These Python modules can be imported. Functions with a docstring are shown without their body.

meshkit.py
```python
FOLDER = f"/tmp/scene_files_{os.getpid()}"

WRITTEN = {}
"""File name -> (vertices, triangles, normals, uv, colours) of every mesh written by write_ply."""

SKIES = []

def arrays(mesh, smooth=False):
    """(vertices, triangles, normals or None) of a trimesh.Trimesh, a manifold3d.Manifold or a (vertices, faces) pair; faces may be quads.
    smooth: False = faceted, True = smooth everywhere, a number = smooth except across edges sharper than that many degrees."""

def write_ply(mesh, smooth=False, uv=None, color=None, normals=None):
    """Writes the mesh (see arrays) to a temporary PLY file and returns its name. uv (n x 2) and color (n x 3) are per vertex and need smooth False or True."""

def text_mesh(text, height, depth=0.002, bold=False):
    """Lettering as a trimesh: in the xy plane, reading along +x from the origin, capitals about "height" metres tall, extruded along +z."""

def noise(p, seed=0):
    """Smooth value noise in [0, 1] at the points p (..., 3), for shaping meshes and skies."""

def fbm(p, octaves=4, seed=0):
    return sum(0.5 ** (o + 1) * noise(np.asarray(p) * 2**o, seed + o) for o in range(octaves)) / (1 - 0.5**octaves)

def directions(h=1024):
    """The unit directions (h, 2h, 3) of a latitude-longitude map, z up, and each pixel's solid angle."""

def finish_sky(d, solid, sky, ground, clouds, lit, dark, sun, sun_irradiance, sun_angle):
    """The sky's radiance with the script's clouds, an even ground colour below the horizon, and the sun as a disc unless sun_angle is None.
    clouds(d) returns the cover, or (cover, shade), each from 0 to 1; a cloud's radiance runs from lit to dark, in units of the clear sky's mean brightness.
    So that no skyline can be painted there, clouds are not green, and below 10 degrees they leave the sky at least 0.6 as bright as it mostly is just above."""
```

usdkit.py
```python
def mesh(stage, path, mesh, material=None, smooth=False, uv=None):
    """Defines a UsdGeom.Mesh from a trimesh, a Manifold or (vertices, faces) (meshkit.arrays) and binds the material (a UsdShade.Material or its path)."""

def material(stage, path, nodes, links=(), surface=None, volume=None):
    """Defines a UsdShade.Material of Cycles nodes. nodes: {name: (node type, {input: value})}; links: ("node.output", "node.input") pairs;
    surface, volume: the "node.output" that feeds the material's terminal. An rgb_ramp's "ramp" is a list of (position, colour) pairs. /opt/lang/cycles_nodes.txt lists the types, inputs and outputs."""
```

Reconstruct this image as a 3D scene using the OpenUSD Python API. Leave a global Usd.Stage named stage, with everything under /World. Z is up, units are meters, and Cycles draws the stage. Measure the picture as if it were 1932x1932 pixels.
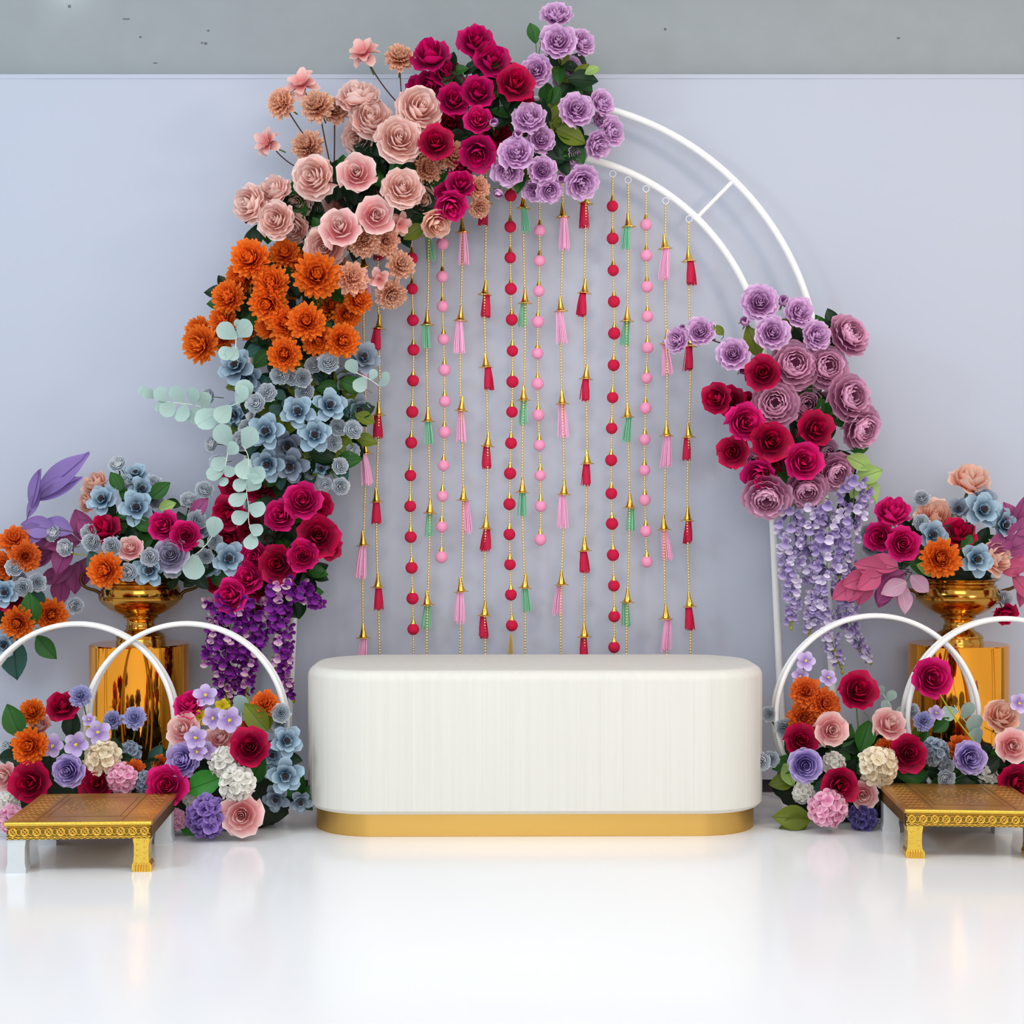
import math, random
import numpy as np, trimesh, usdkit, meshkit
from pxr import Usd, UsdGeom, UsdLux, UsdShade, Gf, Sdf, Vt
stage = Usd.Stage.CreateInMemory()
UsdGeom.SetStageUpAxis(stage, 'Z'); UsdGeom.SetStageMetersPerUnit(stage, 1.0)
UsdGeom.Xform.Define(stage, '/World')
PI = math.pi
# ------------------------------------------------------------------ camera, light, exposure
F, HC, CX, CY = 2800.0, 1.0, 966.0, 966.0            # focal length (px), eye height (m), principal point
cam = UsdGeom.Camera.Define(stage, '/World/camera')
cam.CreateHorizontalApertureAttr(36.0); cam.CreateVerticalApertureAttr(36.0)
cam.CreateFocalLengthAttr(36.0 * F / 1932); cam.CreateClippingRangeAttr(Gf.Vec2f(0.05, 60))
cam.AddTransformOp().Set(Gf.Matrix4d(1,0,0,0, 0,0,1,0, 0,-1,0,0, 0,0,HC,1))
cam.CreateExposureAttr(-1.27)

def look(loc, target):
    d = np.array(target, float) - np.array(loc, float); z = -d/np.linalg.norm(d)
    x = np.cross([0, 0, 1.0], z); n = np.linalg.norm(x)
    x = x/n if n > 1e-6 else np.array([1.0, 0, 0]); y = np.cross(z, x)
    return Gf.Matrix4d(*x, 0, *y, 0, *z, 0, *map(float, loc), 1)
def rect_light(name, loc, target, w, h, power, color):
    l = UsdLux.RectLight.Define(stage, '/World/' + name)
    l.CreateWidthAttr(w); l.CreateHeightAttr(h); l.CreateIntensityAttr(power); l.CreateColorAttr(Gf.Vec3f(*color))
    l.AddTransformOp().Set(look(loc, target)); return l
dome = UsdLux.DomeLight.Define(stage, '/World/room_daylight'); dome.CreateIntensityAttr(0.58); dome.CreateColorAttr(Gf.Vec3f(0.95, 0.97, 1.0))  # even ambient fill added from all sides
rect_light('cool_window_light', (-2.6, 2.6, 2.75), (-0.2, 5.0, 0.9), 0.6, 0.6, 56, (0.64, 0.84, 1.0))  # source out of view, placed to light the scene cool from the left
rect_light('warm_lamp_light', (2.7, 2.7, 2.75), (0.4, 5.0, 0.9), 0.6, 0.6, 55, (1.0, 0.82, 0.64))  # source out of view, placed to light the scene warm from the right
rect_light('ceiling_panel_light', (0, 2.6, 3.4), (0, 2.61, 0), 3.0, 2.0, 4.8, (1.0, 0.99, 0.97))  # source out of view overhead, placed to brighten the floor
rect_light('hall_window_light', (0, -2.5, 2.2), (0, 5.0, 1.3), 4.0, 2.2, 9.0, (0.97, 0.98, 1.0))  # frontal fill added behind the camera to brighten the drape
spot = UsdLux.SphereLight.Define(stage, '/World/ceiling_spot'); spot.CreateRadiusAttr(0.02); spot.CreateIntensityAttr(22); spot.CreateColorAttr(Gf.Vec3f(0.9, 0.96, 1)); spot.AddTranslateOp().Set(Gf.Vec3d(-1.60, 5.25, 2.885))  # source out of view, placed to light a patch of the upper left wall

# ------------------------------------------------------------------ helpers
def W(px, py, D): return np.array([(px-CX)*D/F, D, HC-(py-CY)*D/F])
def lin(c): return [((x/255+0.055)/1.055)**2.4 if x > 10 else x/255/12.92 for x in c]
used = {}
def numbered(parent, name):
    k = used.get((parent, name), 0); used[(parent, name)] = k+1
    return f'{parent}/{name}' + (f'_{k:03d}' if k else '')
def setd(prim, label=None, cat=None, group=None, kind=None):
    for k, v in (('label', label), ('category', cat), ('group', group), ('kind', kind)):
        if v: prim.SetCustomDataByKey(k, v)
    return prim
def thing(name, label, cat, loc=(0, 0, 0), rz=0, group=None):
    x = UsdGeom.Xform.Define(stage, numbered('/World', name))
    x.AddTranslateOp().Set(Gf.Vec3d(*map(float, loc)))
    if rz: x.AddRotateZOp().Set(float(rz))
    setd(x.GetPrim(), label, cat, group); return str(x.GetPath())
def part(parent, name, m, mat, smooth=30, rim=None, **kw):
    path = numbered(parent, name)
    g = usdkit.mesh(stage, path, m, mat, smooth=smooth)
    if rim is not None:
        UsdGeom.PrimvarsAPI(g).CreatePrimvar('rim', Sdf.ValueTypeNames.FloatArray, 'vertex').Set(Vt.FloatArray.FromNumpy(np.asarray(rim, np.float32)))
    setd(g.GetPrim(), **kw); return path
def struct(name, m, mat, smooth=30):
    return part('/World', name, m, mat, smooth, kind='structure')
def cat(ms): return trimesh.util.concatenate(ms)
def box(x0, x1, y0, y1, z0, z1):
    b = trimesh.creation.box((x1-x0, y1-y0, z1-z0)); b.apply_translation(((x0+x1)/2, (y0+y1)/2, (z0+z1)/2)); return b
def lathe(prof, n=48): return trimesh.creation.revolve(np.array(prof, float), sections=n)
def tube(pts, r, n=10, closed=False):
    P = np.array(pts, float); k = len(P); R = np.broadcast_to(r, (k,))
    T = (np.roll(P, -1, 0)-np.roll(P, 1, 0)) if closed else np.gradient(P, axis=0)
    T /= np.maximum(np.linalg.norm(T, axis=1, keepdims=True), 1e-9)
    N = np.cross(T[0], [0.31, 0.77, 0.55]); N /= np.linalg.norm(N); V = []
    for i in range(k):
        N = N - T[i]*np.dot(N, T[i]); N /= np.linalg.norm(N); B = np.cross(T[i], N)
        a = np.arange(n)*2*PI/n
        V.append(P[i] + R[i]*(np.cos(a)[:, None]*N + np.sin(a)[:, None]*B))
    V = np.vstack(V); Fc = []
    for i in range(k if closed else k-1):
        j = (i+1) % k
        for s in range(n):
            t = (s+1) % n
            Fc += [[i*n+s, i*n+t, j*n+t], [i*n+s, j*n+t, j*n+s]]
    if not closed:
        V = np.vstack([V, P[0], P[-1]]); a, b = k*n, k*n+1
        for s in range(n):
            t = (s+1) % n
            Fc += [[a, t, s], [b, (k-1)*n+s, (k-1)*n+t]]
    return trimesh.Trimesh(V, Fc, process=False)
def spline(pts, n=40):
    from scipy.interpolate import CubicSpline
    p = np.array(pts, float); t = np.r_[0, np.cumsum(np.linalg.norm(np.diff(p, axis=0), axis=1))]
    if len(p) == 2: return p[0] + (p[1]-p[0])*np.linspace(0, 1, n)[:, None]
    return CubicSpline(t, p)(np.linspace(0, t[-1], n))

# ------------------------------------------------------------------ materials
def M(name): return '/World/Looks/' + name
UsdGeom.Scope.Define(stage, '/World/Looks')
def plain(name, rgb, rough=0.5, metal=0.0, bump=None, spec=0.5, var=0.0, coat=0.0):
    c = lin(rgb); n = {'p': ('principled_bsdf', {'base_color': c, 'roughness': rough, 'metallic': metal, 'specular_ior_level': spec, 'coat_weight': coat})}; l = []
    if bump:
        n['g'] = ('geometry', {}); n['n'] = ('noise_texture', {'scale': bump[0], 'detail': 4}); n['b'] = ('bump', {'strength': bump[1], 'distance': bump[2]})
        l += [('g.position', 'n.vector'), ('n.fac', 'b.height'), ('b.normal', 'p.normal')]
    if var:
        n['g2'] = ('geometry', {}); n['n2'] = ('noise_texture', {'scale': 9, 'detail': 5})
        n['r'] = ('rgb_ramp', {'ramp': [(0.3, [x*(1-var) for x in c]), (0.7, [min(1, x*(1+var)) for x in c])]})
        l += [('g2.position', 'n2.vector'), ('n2.fac', 'r.fac'), ('r.color', 'p.base_color')]
    usdkit.material(stage, M(name), n, l, surface='p.BSDF')
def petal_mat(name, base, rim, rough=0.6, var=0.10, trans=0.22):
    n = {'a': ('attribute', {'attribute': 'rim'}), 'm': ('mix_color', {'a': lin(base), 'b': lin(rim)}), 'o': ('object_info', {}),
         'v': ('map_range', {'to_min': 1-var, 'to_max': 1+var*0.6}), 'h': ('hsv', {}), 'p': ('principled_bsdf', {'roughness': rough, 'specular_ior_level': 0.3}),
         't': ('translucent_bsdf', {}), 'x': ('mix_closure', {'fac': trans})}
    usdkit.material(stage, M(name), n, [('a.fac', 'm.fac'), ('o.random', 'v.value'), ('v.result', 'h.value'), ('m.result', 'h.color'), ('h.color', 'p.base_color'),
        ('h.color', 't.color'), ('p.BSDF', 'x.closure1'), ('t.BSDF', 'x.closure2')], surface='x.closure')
plain('white_paint', (240, 240, 238), 0.35)
plain('wall_grey', (146, 152, 155), 0.75, bump=(14, 0.15, 0.004), var=0.03)
plain('scuff', (96, 100, 104), 0.9)
plain('baseboard', (62, 50, 58), 0.5)
plain('drape', (181, 186, 200), 0.8, bump=(2.2, 0.12, 0.03))
plain('gold_polish', (252, 166, 52), 0.06, 1.0)
plain('gold_urn', (196, 142, 60), 0.14, 1.0, bump=(30, 0.05, 0.002))
plain('gold_satin', (214, 172, 92), 0.42, 0.85)
plain('gold_recess', (128, 104, 40), 0.4, 0.85, bump=(160, 0.3, 0.003))  # recess depth put into the colour, darker than the raised rosettes
plain('gold_foil', (226, 190, 78), 0.3, 0.9, bump=(160, 0.35, 0.003))
plain('gold_bright', (240, 190, 80), 0.18, 1.0)
plain('gold_bead', (252, 220, 140), 0.28, 0.9)
plain('wood_gold', (186, 138, 70), 0.32, 0.55, bump=(60, 0.2, 0.002), var=0.22)
plain('wood_inlay', (120, 80, 40), 0.4, 0.4)
plain('silver_paint', (214, 219, 222), 0.45, 0.3, bump=(140, 0.3, 0.002))
plain('bronze_dark', (92, 62, 30), 0.3, 0.9)
plain('foam', (24, 38, 22), 0.95, bump=(60, 0.8, 0.01), var=0.35)
plain('stem_green', (96, 128, 56), 0.6); plain('stem_brown', (74, 52, 48), 0.7); plain('stem_pale', (205, 214, 200), 0.6); plain('stem_lime', (168, 186, 40), 0.5)
plain('calyx', (92, 122, 52), 0.6); plain('calyx_olive', (150, 150, 40), 0.6)
plain('yarn_red', (196, 0, 58), 0.9, bump=(220, 0.6, 0.003)); plain('yarn_pink', (236, 150, 186), 0.9, bump=(220, 0.6, 0.003))
plain('thread_red', (190, 0, 60), 0.8); plain('thread_pink', (244, 178, 214), 0.8); plain('thread_green', (128, 196, 160), 0.8); plain('thread_gold', (200, 160, 70), 0.6)
plain('hook', (225, 225, 230), 0.3)
plain('stamen_dark', (52, 34, 40), 0.8); plain('stamen_yellow', (232, 210, 80), 0.7)
# glossy white floor
usdkit.material(stage, M('floor'), {'g': ('geometry', {}), 'n': ('noise_texture', {'scale': 0.7, 'detail': 3}),
    'r': ('rgb_ramp', {'ramp': [(0.35, lin((238, 240, 242))), (0.65, lin((244, 244, 244)))]}),
    'p': ('principled_bsdf', {'roughness': 0.15, 'specular_ior_level': 0.28})},
    [('g.position', 'n.vector'), ('n.fac', 'r.fac'), ('r.color', 'p.base_color')], surface='p.BSDF')
# cream bench fabric with faint vertical streaks of weave
usdkit.material(stage, M('bench_fabric'), {'t': ('texture_coordinate', {}), 'mp': ('mapping', {'scale': (60, 60, 1.2)}), 'n': ('noise_texture', {'scale': 1, 'detail': 4}),
    'r': ('rgb_ramp', {'ramp': [(0.3, lin((219, 217, 208))), (0.7, lin((224, 222, 213)))]}), 'b': ('bump', {'strength': 0.04, 'distance': 0.001}),
    'p': ('principled_bsdf', {'roughness': 0.5, 'specular_ior_level': 0.35})},
    [('t.object', 'mp.vector'), ('mp.vector', 'n.vector'), ('n.fac', 'r.fac'), ('r.color', 'p.base_color'), ('n.fac', 'b.height'), ('b.normal', 'p.normal')], surface='p.BSDF')

# ------------------------------------------------------------------ the setting
YW, YD = 5.31, 5.265
struct('floor', box(-5, 5, -1.5, 6.0, -0.05, 0), M('floor'))
struct('wall_back', box(-5, 5, YW, YW+0.1, 0, 4.0), M('wall_grey'))
for px, py, w_, h_ in ((131, 12, 5, 5), (238, 36, 12, 2), (265, 70, 4, 3), (381, 81, 3, 3), (388, 82, 5, 4), (393, 58, 4, 3), (293, 119, 7, 2), (1255, 55, 4, 4), (1695, 72, 5, 3)):
    q = W(px, py, YW); part('/World/wall_back', 'scuff_mark', box(q[0]-w_*.001, q[0]+w_*.001, YW-.0008, YW, q[2]-h_*.001, q[2]+h_*.001), M('scuff'), False)
struct('baseboard_back', box(-5, 5, YW-0.012, YW, 0, 0.09), M('baseboard'))
# smooth lavender-white backdrop drape, gentle folds low down
ZT, ZB = HC+(CY-143)*YD/F, HC-(1471-CY)*YD/F
gx, gz = np.meshgrid(np.linspace(-2.6, 2.6, 261), np.linspace(0, 1, 70))
pp = np.stack([gx*1.7, gz*0.5, 0*gx], -1)
fold = (meshkit.fbm(np.stack([gx*5.0+gz*0.9, gz*0.5+3, 0*gx], -1), 3, 5)-0.5)
amp = 0.004 + 0.042*np.clip(1-gz*1.9, 0, 1)**1.3*np.clip(np.abs(gx)*1.1-0.3, 0.15, 1)
gy = YD - 0.006 + fold*amp
V = np.stack([gx, gy, ZB+(ZT-ZB)*gz], -1).reshape(-1, 3)
nx, nz = 261, 70
idx = np.arange(nx*nz).reshape(nz, nx)
q = np.stack([idx[:-1, :-1], idx[:-1, 1:], idx[1:, 1:], idx[1:, :-1]], -1).reshape(-1, 4)
bd = thing('backdrop_drape', 'smooth lavender-white fabric backdrop hanging on the back wall behind the arch', 'drape')
part(bd, 'cloth', (V, q), M('drape'), True)
part(bd, 'top_batten', box(-2.6, 2.6, YD-0.008, YW, ZT-0.012, ZT+0.003), M('drape'), False)

# ------------------------------------------------------------------ bench
from shapely.geometry import box as sbox
import manifold3d as m3
def stadium(w, d, r): return sbox(-w/2+r, -d/2+r, w/2-r, d/2-r).buffer(r, quad_segs=16)
def rounded_slab(w, d, r, z0, z1, e, e0=0.004):
    rings = []
    for a in np.linspace(0, PI/2, 4): rings.append((z0+e0*(1-math.sin(a)), e0*(1-math.cos(a))*0 + e0*(1-math.sin(a))))
    rings = [(z0, e0)] + [(z0+e0, 0)]
    for a in np.linspace(0, PI/2, 8): rings.append((z1-e+e*math.sin(a), e*(1-math.cos(a))))
    poly = []
    for z, ins in rings:
        c = np.array(sbox(-w/2+r, -d/2+r, w/2-r, d/2-r).buffer(r-ins, quad_segs=16).exterior.coords)[:-1]
        poly.append(np.c_[c, np.full(len(c), z)])
    n = min(map(len, poly)); V = np.vstack([p[:n] for p in poly]); Fc = []
    for i in range(len(poly)-1):
        for s in range(n):
            t = (s+1) % n
            Fc += [[i*n+s, (i+1)*n+t, i*n+t], [i*n+s, (i+1)*n+s, (i+1)*n+t]]
    k = len(V); V = np.vstack([V, [0, 0, rings[0][0]], [0, 0, rings[-1][0]]]); o = (len(poly)-1)*n
    for s in range(n):
        t = (s+1) % n
        Fc += [[k, s, t], [k+1, o+t, o+s]]
    m = trimesh.Trimesh(V, Fc, process=False); m.fix_normals(); return m
BX, BY = (1009-CX)*4.82/F, 4.825
bench = thing('bench', 'long cream upholstered bench with rounded ends and gold base band', 'bench', (BX, BY, 0), 0.6)
HB = 0.513
part(bench, 'gold_base', rounded_slab(1.40, 0.50, 0.19, 0.0, 0.082, 0.001, 0.001), M('gold_satin'), 30, label='matt gold band round the foot')
part(bench, 'upholstered_body', rounded_slab(1.452, 0.56, 0.215, 0.072, HB, 0.032, 0.012), M('bench_fabric'), 40)
# fine upright seams of the channelled fabric, following the outline
c = np.array(stadium(1.452, 0.56, 0.215).exterior.coords); L = np.r_[0, np.cumsum(np.linalg.norm(np.diff(c, axis=0), axis=1))]
seams = []
for s in np.arange(0.03, L[-1], 0.072):
    x, y = np.interp(s, L, c[:, 0]), np.interp(s, L, c[:, 1])
    seams.append(tube([(x, y, 0.088), (x, y, HB-0.035)], 0.0005, 4))
part(bench, 'seam_lines', cat(seams), M('bench_fabric'), False, kind='stuff')

# ------------------------------------------------------------------ arch frame
YA = 5.17
def arc_px(r, a0, a1, n=60): return [W(1010+r*math.cos(a), 725-r*math.sin(a), YA) for a in np.linspace(a0, a1, n)]
def foot(x, dx): p = W(x+dx, 1480, YA); p[2] = 0.0; return p
arch = thing('arch_frame', 'white metal double-hoop arch standing behind the bench', 'arch', (0, 0, 0))
part(arch, 'outer_hoop', tube([foot(473, -38)] + arc_px(537, PI, 0, 80) + [foot(1547, 32)], 0.0125, 12), M('white_paint'), 60)
part(arch, 'inner_hoop', tube([foot(573, -34)] + arc_px(437, PI, 0, 80) + [foot(1447, 34)], 0.0125, 12), M('white_paint'), 60)
for a in (0.80, 1.57, 2.34):
    part(arch, 'rung', tube([W(1010+r*math.cos(a), 725-r*math.sin(a), YA) for r in (437, 537)], 0.0075, 8), M('white_paint'), 60)
for s in (-1, 1):
    for y in (860,):
        part(arch, 'rung', tube([W(1010+s*(440+(y-725)*0.047), y, YA), W(1010+s*(538+(y-725)*0.047), y, YA)], 0.006, 8), M('white_paint'), 60)

# ------------------------------------------------------------------ beaded hanging strands
rs = random.Random(7)
YS = YA-0.004
bead0 = trimesh.creation.icosphere(subdivisions=1, radius=1.0)
bell = lathe([(0, 0.052), (0.0035, 0.052), (0.006, 0.034), (0.0115, 0.012), (0.0165, 0.004), (0.026, 0.0015), (0.026, 0), (0.014, -0.001), (0, -0.001)], 24)
cone = lathe([(0, 0.023), (0.003, 0.023), (0.0045, 0.014), (0.0085, 0.003), (0.0095, 0), (0, -0.002)], 16)
def fringe(r0, r1, L, n, thick, seed, core):
    r = random.Random(seed); ms = []
    lean = r.uniform(-0.12, 0.12)
    for i in range(n):
        a, q = r.uniform(0, 2*PI), math.sqrt(r.random())
        x0, y0 = r0*q*math.cos(a), r0*q*math.sin(a)*0.8; x1, y1 = r1*q*math.cos(a)+lean*L, r1*q*math.sin(a)*0.8
        l = L*r.uniform(0.86, 1.0)
        ms.append(tube([(x0, y0, 0), (x0*0.4+x1*0.6, y0*0.4+y1*0.6, -l*0.5), (x1, y1, -l)], thick, 4))
    if core: ms.append(lathe([(0, 0), (r0*0.9, -0.002), ((r0+r1)*0.46, -L*0.5), (r1*0.75, -L*0.88), (0, -L*0.9)], 14))
    m = cat(ms); return m
pom = trimesh.creation.icosphere(subdivisions=3, radius=1.0)
pom.vertices *= (1+0.05*(meshkit.noise(pom.vertices*5, 3)-0.5)+0.03*(meshkit.noise(pom.vertices*14, 4)-0.5))[:, None]
STR = [ # x, kind, marks (image rows), tip row or None
 (687, 'tp', [506, 680, 857, 1030, 1204], None), (713, 'tr', [450, 621, 785, 948, 1109], None),
 (777, 'pr', [428, 488, 545, 604, 660, 718, 777, 835, 897, 955, 1013, 1071, 1129, 1187], None),
 (808, 'tg', [446, 614, 796, 969, 1142], None), (836, 'pp', [460, 522, 578, 640, 698, 757, 815, 878, 936, 994, 1051], 1060),
 (871, 'tp', [440, 606, 776, 945, 1117], None), (917, 'tr', [384, 557, 694, 843, 998, 1162], None),
 (964, 'pr', [369, 428, 486, 545, 603, 662, 720, 777, 836, 893, 951, 1008, 1065, 1122, 1180], 1192),
 (988, 'tg', [394, 573, 756, 930, 1110], None), (1017, 'pp', [435, 492, 549, 607, 667, 724, 783, 840, 897, 955, 1018], 1028),
 (1061, 'tp', [411, 588, 763, 934, 1104], None), (1105, 'tr', [385, 554, 716, 876, 1040, 1202], None),
 (1156, 'pr', [389, 450, 510, 569, 629, 689, 750, 808, 868, 931, 988, 1047, 1105, 1163, 1221], None),
 (1185, 'tg', [429, 607, 788, 959, 1137], None), (1219, 'pp', [424, 482, 541, 597, 656, 713, 770, 829, 887, 943, 1002, 1060], 1070),
 (1256, 'tp', [470, 650, 823, 1000, 1168], None), (1300, 'tr', [494, 655, 826, 983, 1145], None)]
KIND = {'tp': ('pink tassels', 'thread_pink'), 'tr': ('crimson tassels', 'thread_red'), 'tg': ('mint green tassels', 'thread_green'), 'pr': ('crimson pompoms', 'yarn_red'), 'pp': ('pale pink pompoms', 'yarn_pink')}
WHERE = {687: 'leftmost strand, beside the orange marigolds', 713: 'second strand from the left', 777: 'under the blush roses, leftmost of its kind', 808: 'leftmost of the three green-tasselled strands',
 836: 'short, leftmost of the three pink pompom strands', 871: 'hanging under the deep pink roses', 917: 'seventh strand from the left, below the peach carnations', 964: 'ending in a small gold tassel, in the middle',
 988: 'middle one of the three green-tasselled strands', 1017: 'short, middle one of the three pink pompom strands', 1061: 'third pink-tasselled strand from the left, under the lilac roses', 1105: 'under the lilac roses at right of the middle',
 1156: 'rightmost crimson pompom strand, under the bare hoop', 1185: 'rightmost green-tasselled strand, under the bare hoop', 1219: 'short, rightmost pink pompom strand', 1256: 'rightmost pink-tasselled strand, next to last', 1300: 'last strand at the right end'}
pxm = F/YS
for si, (x, k, marks, tip) in enumerate(STR):
    dx = x-1010; ytop = 725-math.sqrt(437**2-dx**2)+9
    ybot = tip if tip else 1330
    P0 = W(x, ytop, YS)
    t = thing('beaded_strand', f'gold bead strand with {KIND[k][0]}, {WHERE[x]}', 'garland', P0, group='beaded strands hanging from the arch')
    rel = lambda px, py, dy=0.0: (W(px, py, YS)-P0) + np.array([0, dy, 0])
    jit = lambda y: 3.0*math.sin(y*0.011+x*0.3)*min(1, (y-ytop)/300)
    # little clear hook ring
    a = np.arange(14)*2*PI/14
    part(t, 'hook_ring', tube(np.c_[0.011*np.cos(a), 0*a, -0.011+0.011*np.sin(a)], 0.0017, 6, True), M('hook'), True)
    br = 0.0044 if k[0] == 't' else 0.0039
    ys = np.arange(ytop+14, ybot, br*2*pxm*1.14)
    if k[0] == 'p': ys = [y for y in ys if all(abs(y-m) > 11 for m in marks)]
    bs = []
    for y in ys:
        b = bead0.copy(); b.apply_scale(br); b.apply_translation(rel(x+jit(y), y, 0.004 if k[0] == 't' else 0)); bs.append(b)
    bs.append(tube([rel(x+jit(y), y, 0.004 if k[0] == 't' else 0) for y in np.linspace(ytop+12, ybot, 30)], 0.001, 5))
    part(t, 'bead_chain', cat(bs), M('gold_bead'), 50, kind='stuff')
    for i, y in enumerate(marks):
        if y < ytop+16: continue
        if k[0] == 't':
            off = rs.uniform(-5, 5); big = 0.0245 if k == 'tr' else 0.021
            L = {'tp': 62, 'tr': 44, 'tg': 46}[k]*rs.uniform(0.94, 1.04)/pxm
            fm = fringe(0.011, {'tp': 0.021, 'tr': 0.018, 'tg': 0.018}[k], L, {'tp': 46, 'tr': 40, 'tg': 36}[k], 0.0012, si*31+i, k == 'tr')
            f_ = fm.copy(); f_.apply_translation(rel(x+jit(y)+off*0.8, y, -0.004 if rs.random() < 0.6 else 0.012))
            tp = part(t, 'tassel', f_, M(KIND[k][1]), False)
            b = bell.copy(); b.apply_transform(trimesh.transformations.rotation_matrix(rs.uniform(-0.09, 0.09), (0, 1, 0))); b.apply_translation(rel(x+jit(y), y, 0))
            part(tp, 'bell_cap', b, M('gold_bright'), 40)
        else:
            b = pom.copy(); b.apply_transform(trimesh.transformations.rotation_matrix(rs.uniform(0, 6), (rs.random(), rs.random(), 1)))
            b.apply_scale(11.2/pxm*rs.uniform(0.96, 1.04)); b.apply_translation(rel(x+jit(y), y))
            tp = part(t, 'pompom', b, M(KIND[k][1]), True)
            b = cone.copy(); b.apply_translation(rel(x+jit(y), y-9.5)); part(tp, 'cone_cap', b, M('gold_bright'), 40)
    if x == 964:
        f_ = fringe(0.004, 0.010, 0.075, 26, 0.0009, 99, False); f_.apply_translation(rel(x, 1196)); part(t, 'tassel', f_, M('thread_gold'), False, label='small gold thread tassel')

# ------------------------------------------------------------------ flower geometry (unit radius, facing +z)
def grid_faces(nu, nv):
    i = np.arange(nu*nv).reshape(nv, nu)
    return np.stack([i[:-1, :-1], i[:-1, 1:], i[1:, 1:], i[1:, :-1]], -1).reshape(-1, 4)
def wrap_petal(phi, ha, P0, P1, P2, spiral=0.0, rnd=0.2, tip=0.0, roll=0.0, ruffle=0.0, rng=None, nu=7, nv=6):
    u, v = np.meshgrid(np.linspace(-1, 1, nu), np.linspace(0, 1, nv))
    vv = v*(1-rnd*np.abs(u)**2.4+tip*np.clip(1-np.abs(u)*1.5, 0, 1))
    b = lambda i: (1-vv)**2*P0[i]+2*vv*(1-vv)*P1[i]+vv**2*P2[i]
    r, z = b(0)*(1+spiral*u), b(1)
    z = z - roll*np.abs(u)**3*v**2
    r = r + roll*0.25*np.abs(u)**3*v**2
    if ruffle:
        k, p = rng.uniform(1.6, 2.6), rng.uniform(0, 6)
        z = z + ruffle*np.sin(k*u*PI+p)*v**2; r = r + ruffle*0.6*np.cos(k*u*PI*1.2+p)*v**2
    ang = phi + u*ha*(0.45+0.55*np.sin(np.clip(v*1.5, 0, 1)*PI/2))
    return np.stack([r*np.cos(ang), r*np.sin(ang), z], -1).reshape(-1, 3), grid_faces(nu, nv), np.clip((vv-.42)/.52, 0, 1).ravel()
def dir_petal(th, az, L, Wd, cup=0.2, lat=0.15, frill=0.0, point=0.0, rng=None, r0=0.0, z0=0.0, nu=7, nv=5, nfr=2.5):
    d = np.array([math.sin(th)*math.cos(az), math.sin(th)*math.sin(az), math.cos(th)])
    n = np.array([-math.cos(th)*math.cos(az), -math.cos(th)*math.sin(az), math.sin(th)]); e = np.array([-math.sin(az), math.cos(az), 0])
    u, v = np.meshgrid(np.linspace(-1, 1, nu), np.linspace(0, 1, nv))
    w = (0.22+0.78*np.sin(PI/2*np.clip(v*1.3, 0, 1)))*(1-0.10*v**3) if not point else np.sin(PI*np.clip(0.04+0.95*v, 0, 1))**(0.9)
    rnd = 1-(0.27 if not point else 0.0)*np.abs(u)**3*v**1.5
    p = v*rnd; h = cup*p**2*L + lat*u**2*w*Wd
    if frill:
        ph = rng.uniform(0, 6); h = h + frill*np.sin(nfr*u*PI+ph)*v**2; p = p + 0.5*frill*np.cos(nfr*2*u*PI+ph)*v**3
    q = np.array([r0*d[0], r0*d[1], z0])
    P = q + (p*L)[..., None]*d + (u*w*Wd)[..., None]*e + h[..., None]*n
    return P.reshape(-1, 3), grid_faces(nu, nv), np.clip((v-.25)/.7, 0, 1).ravel()
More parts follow.
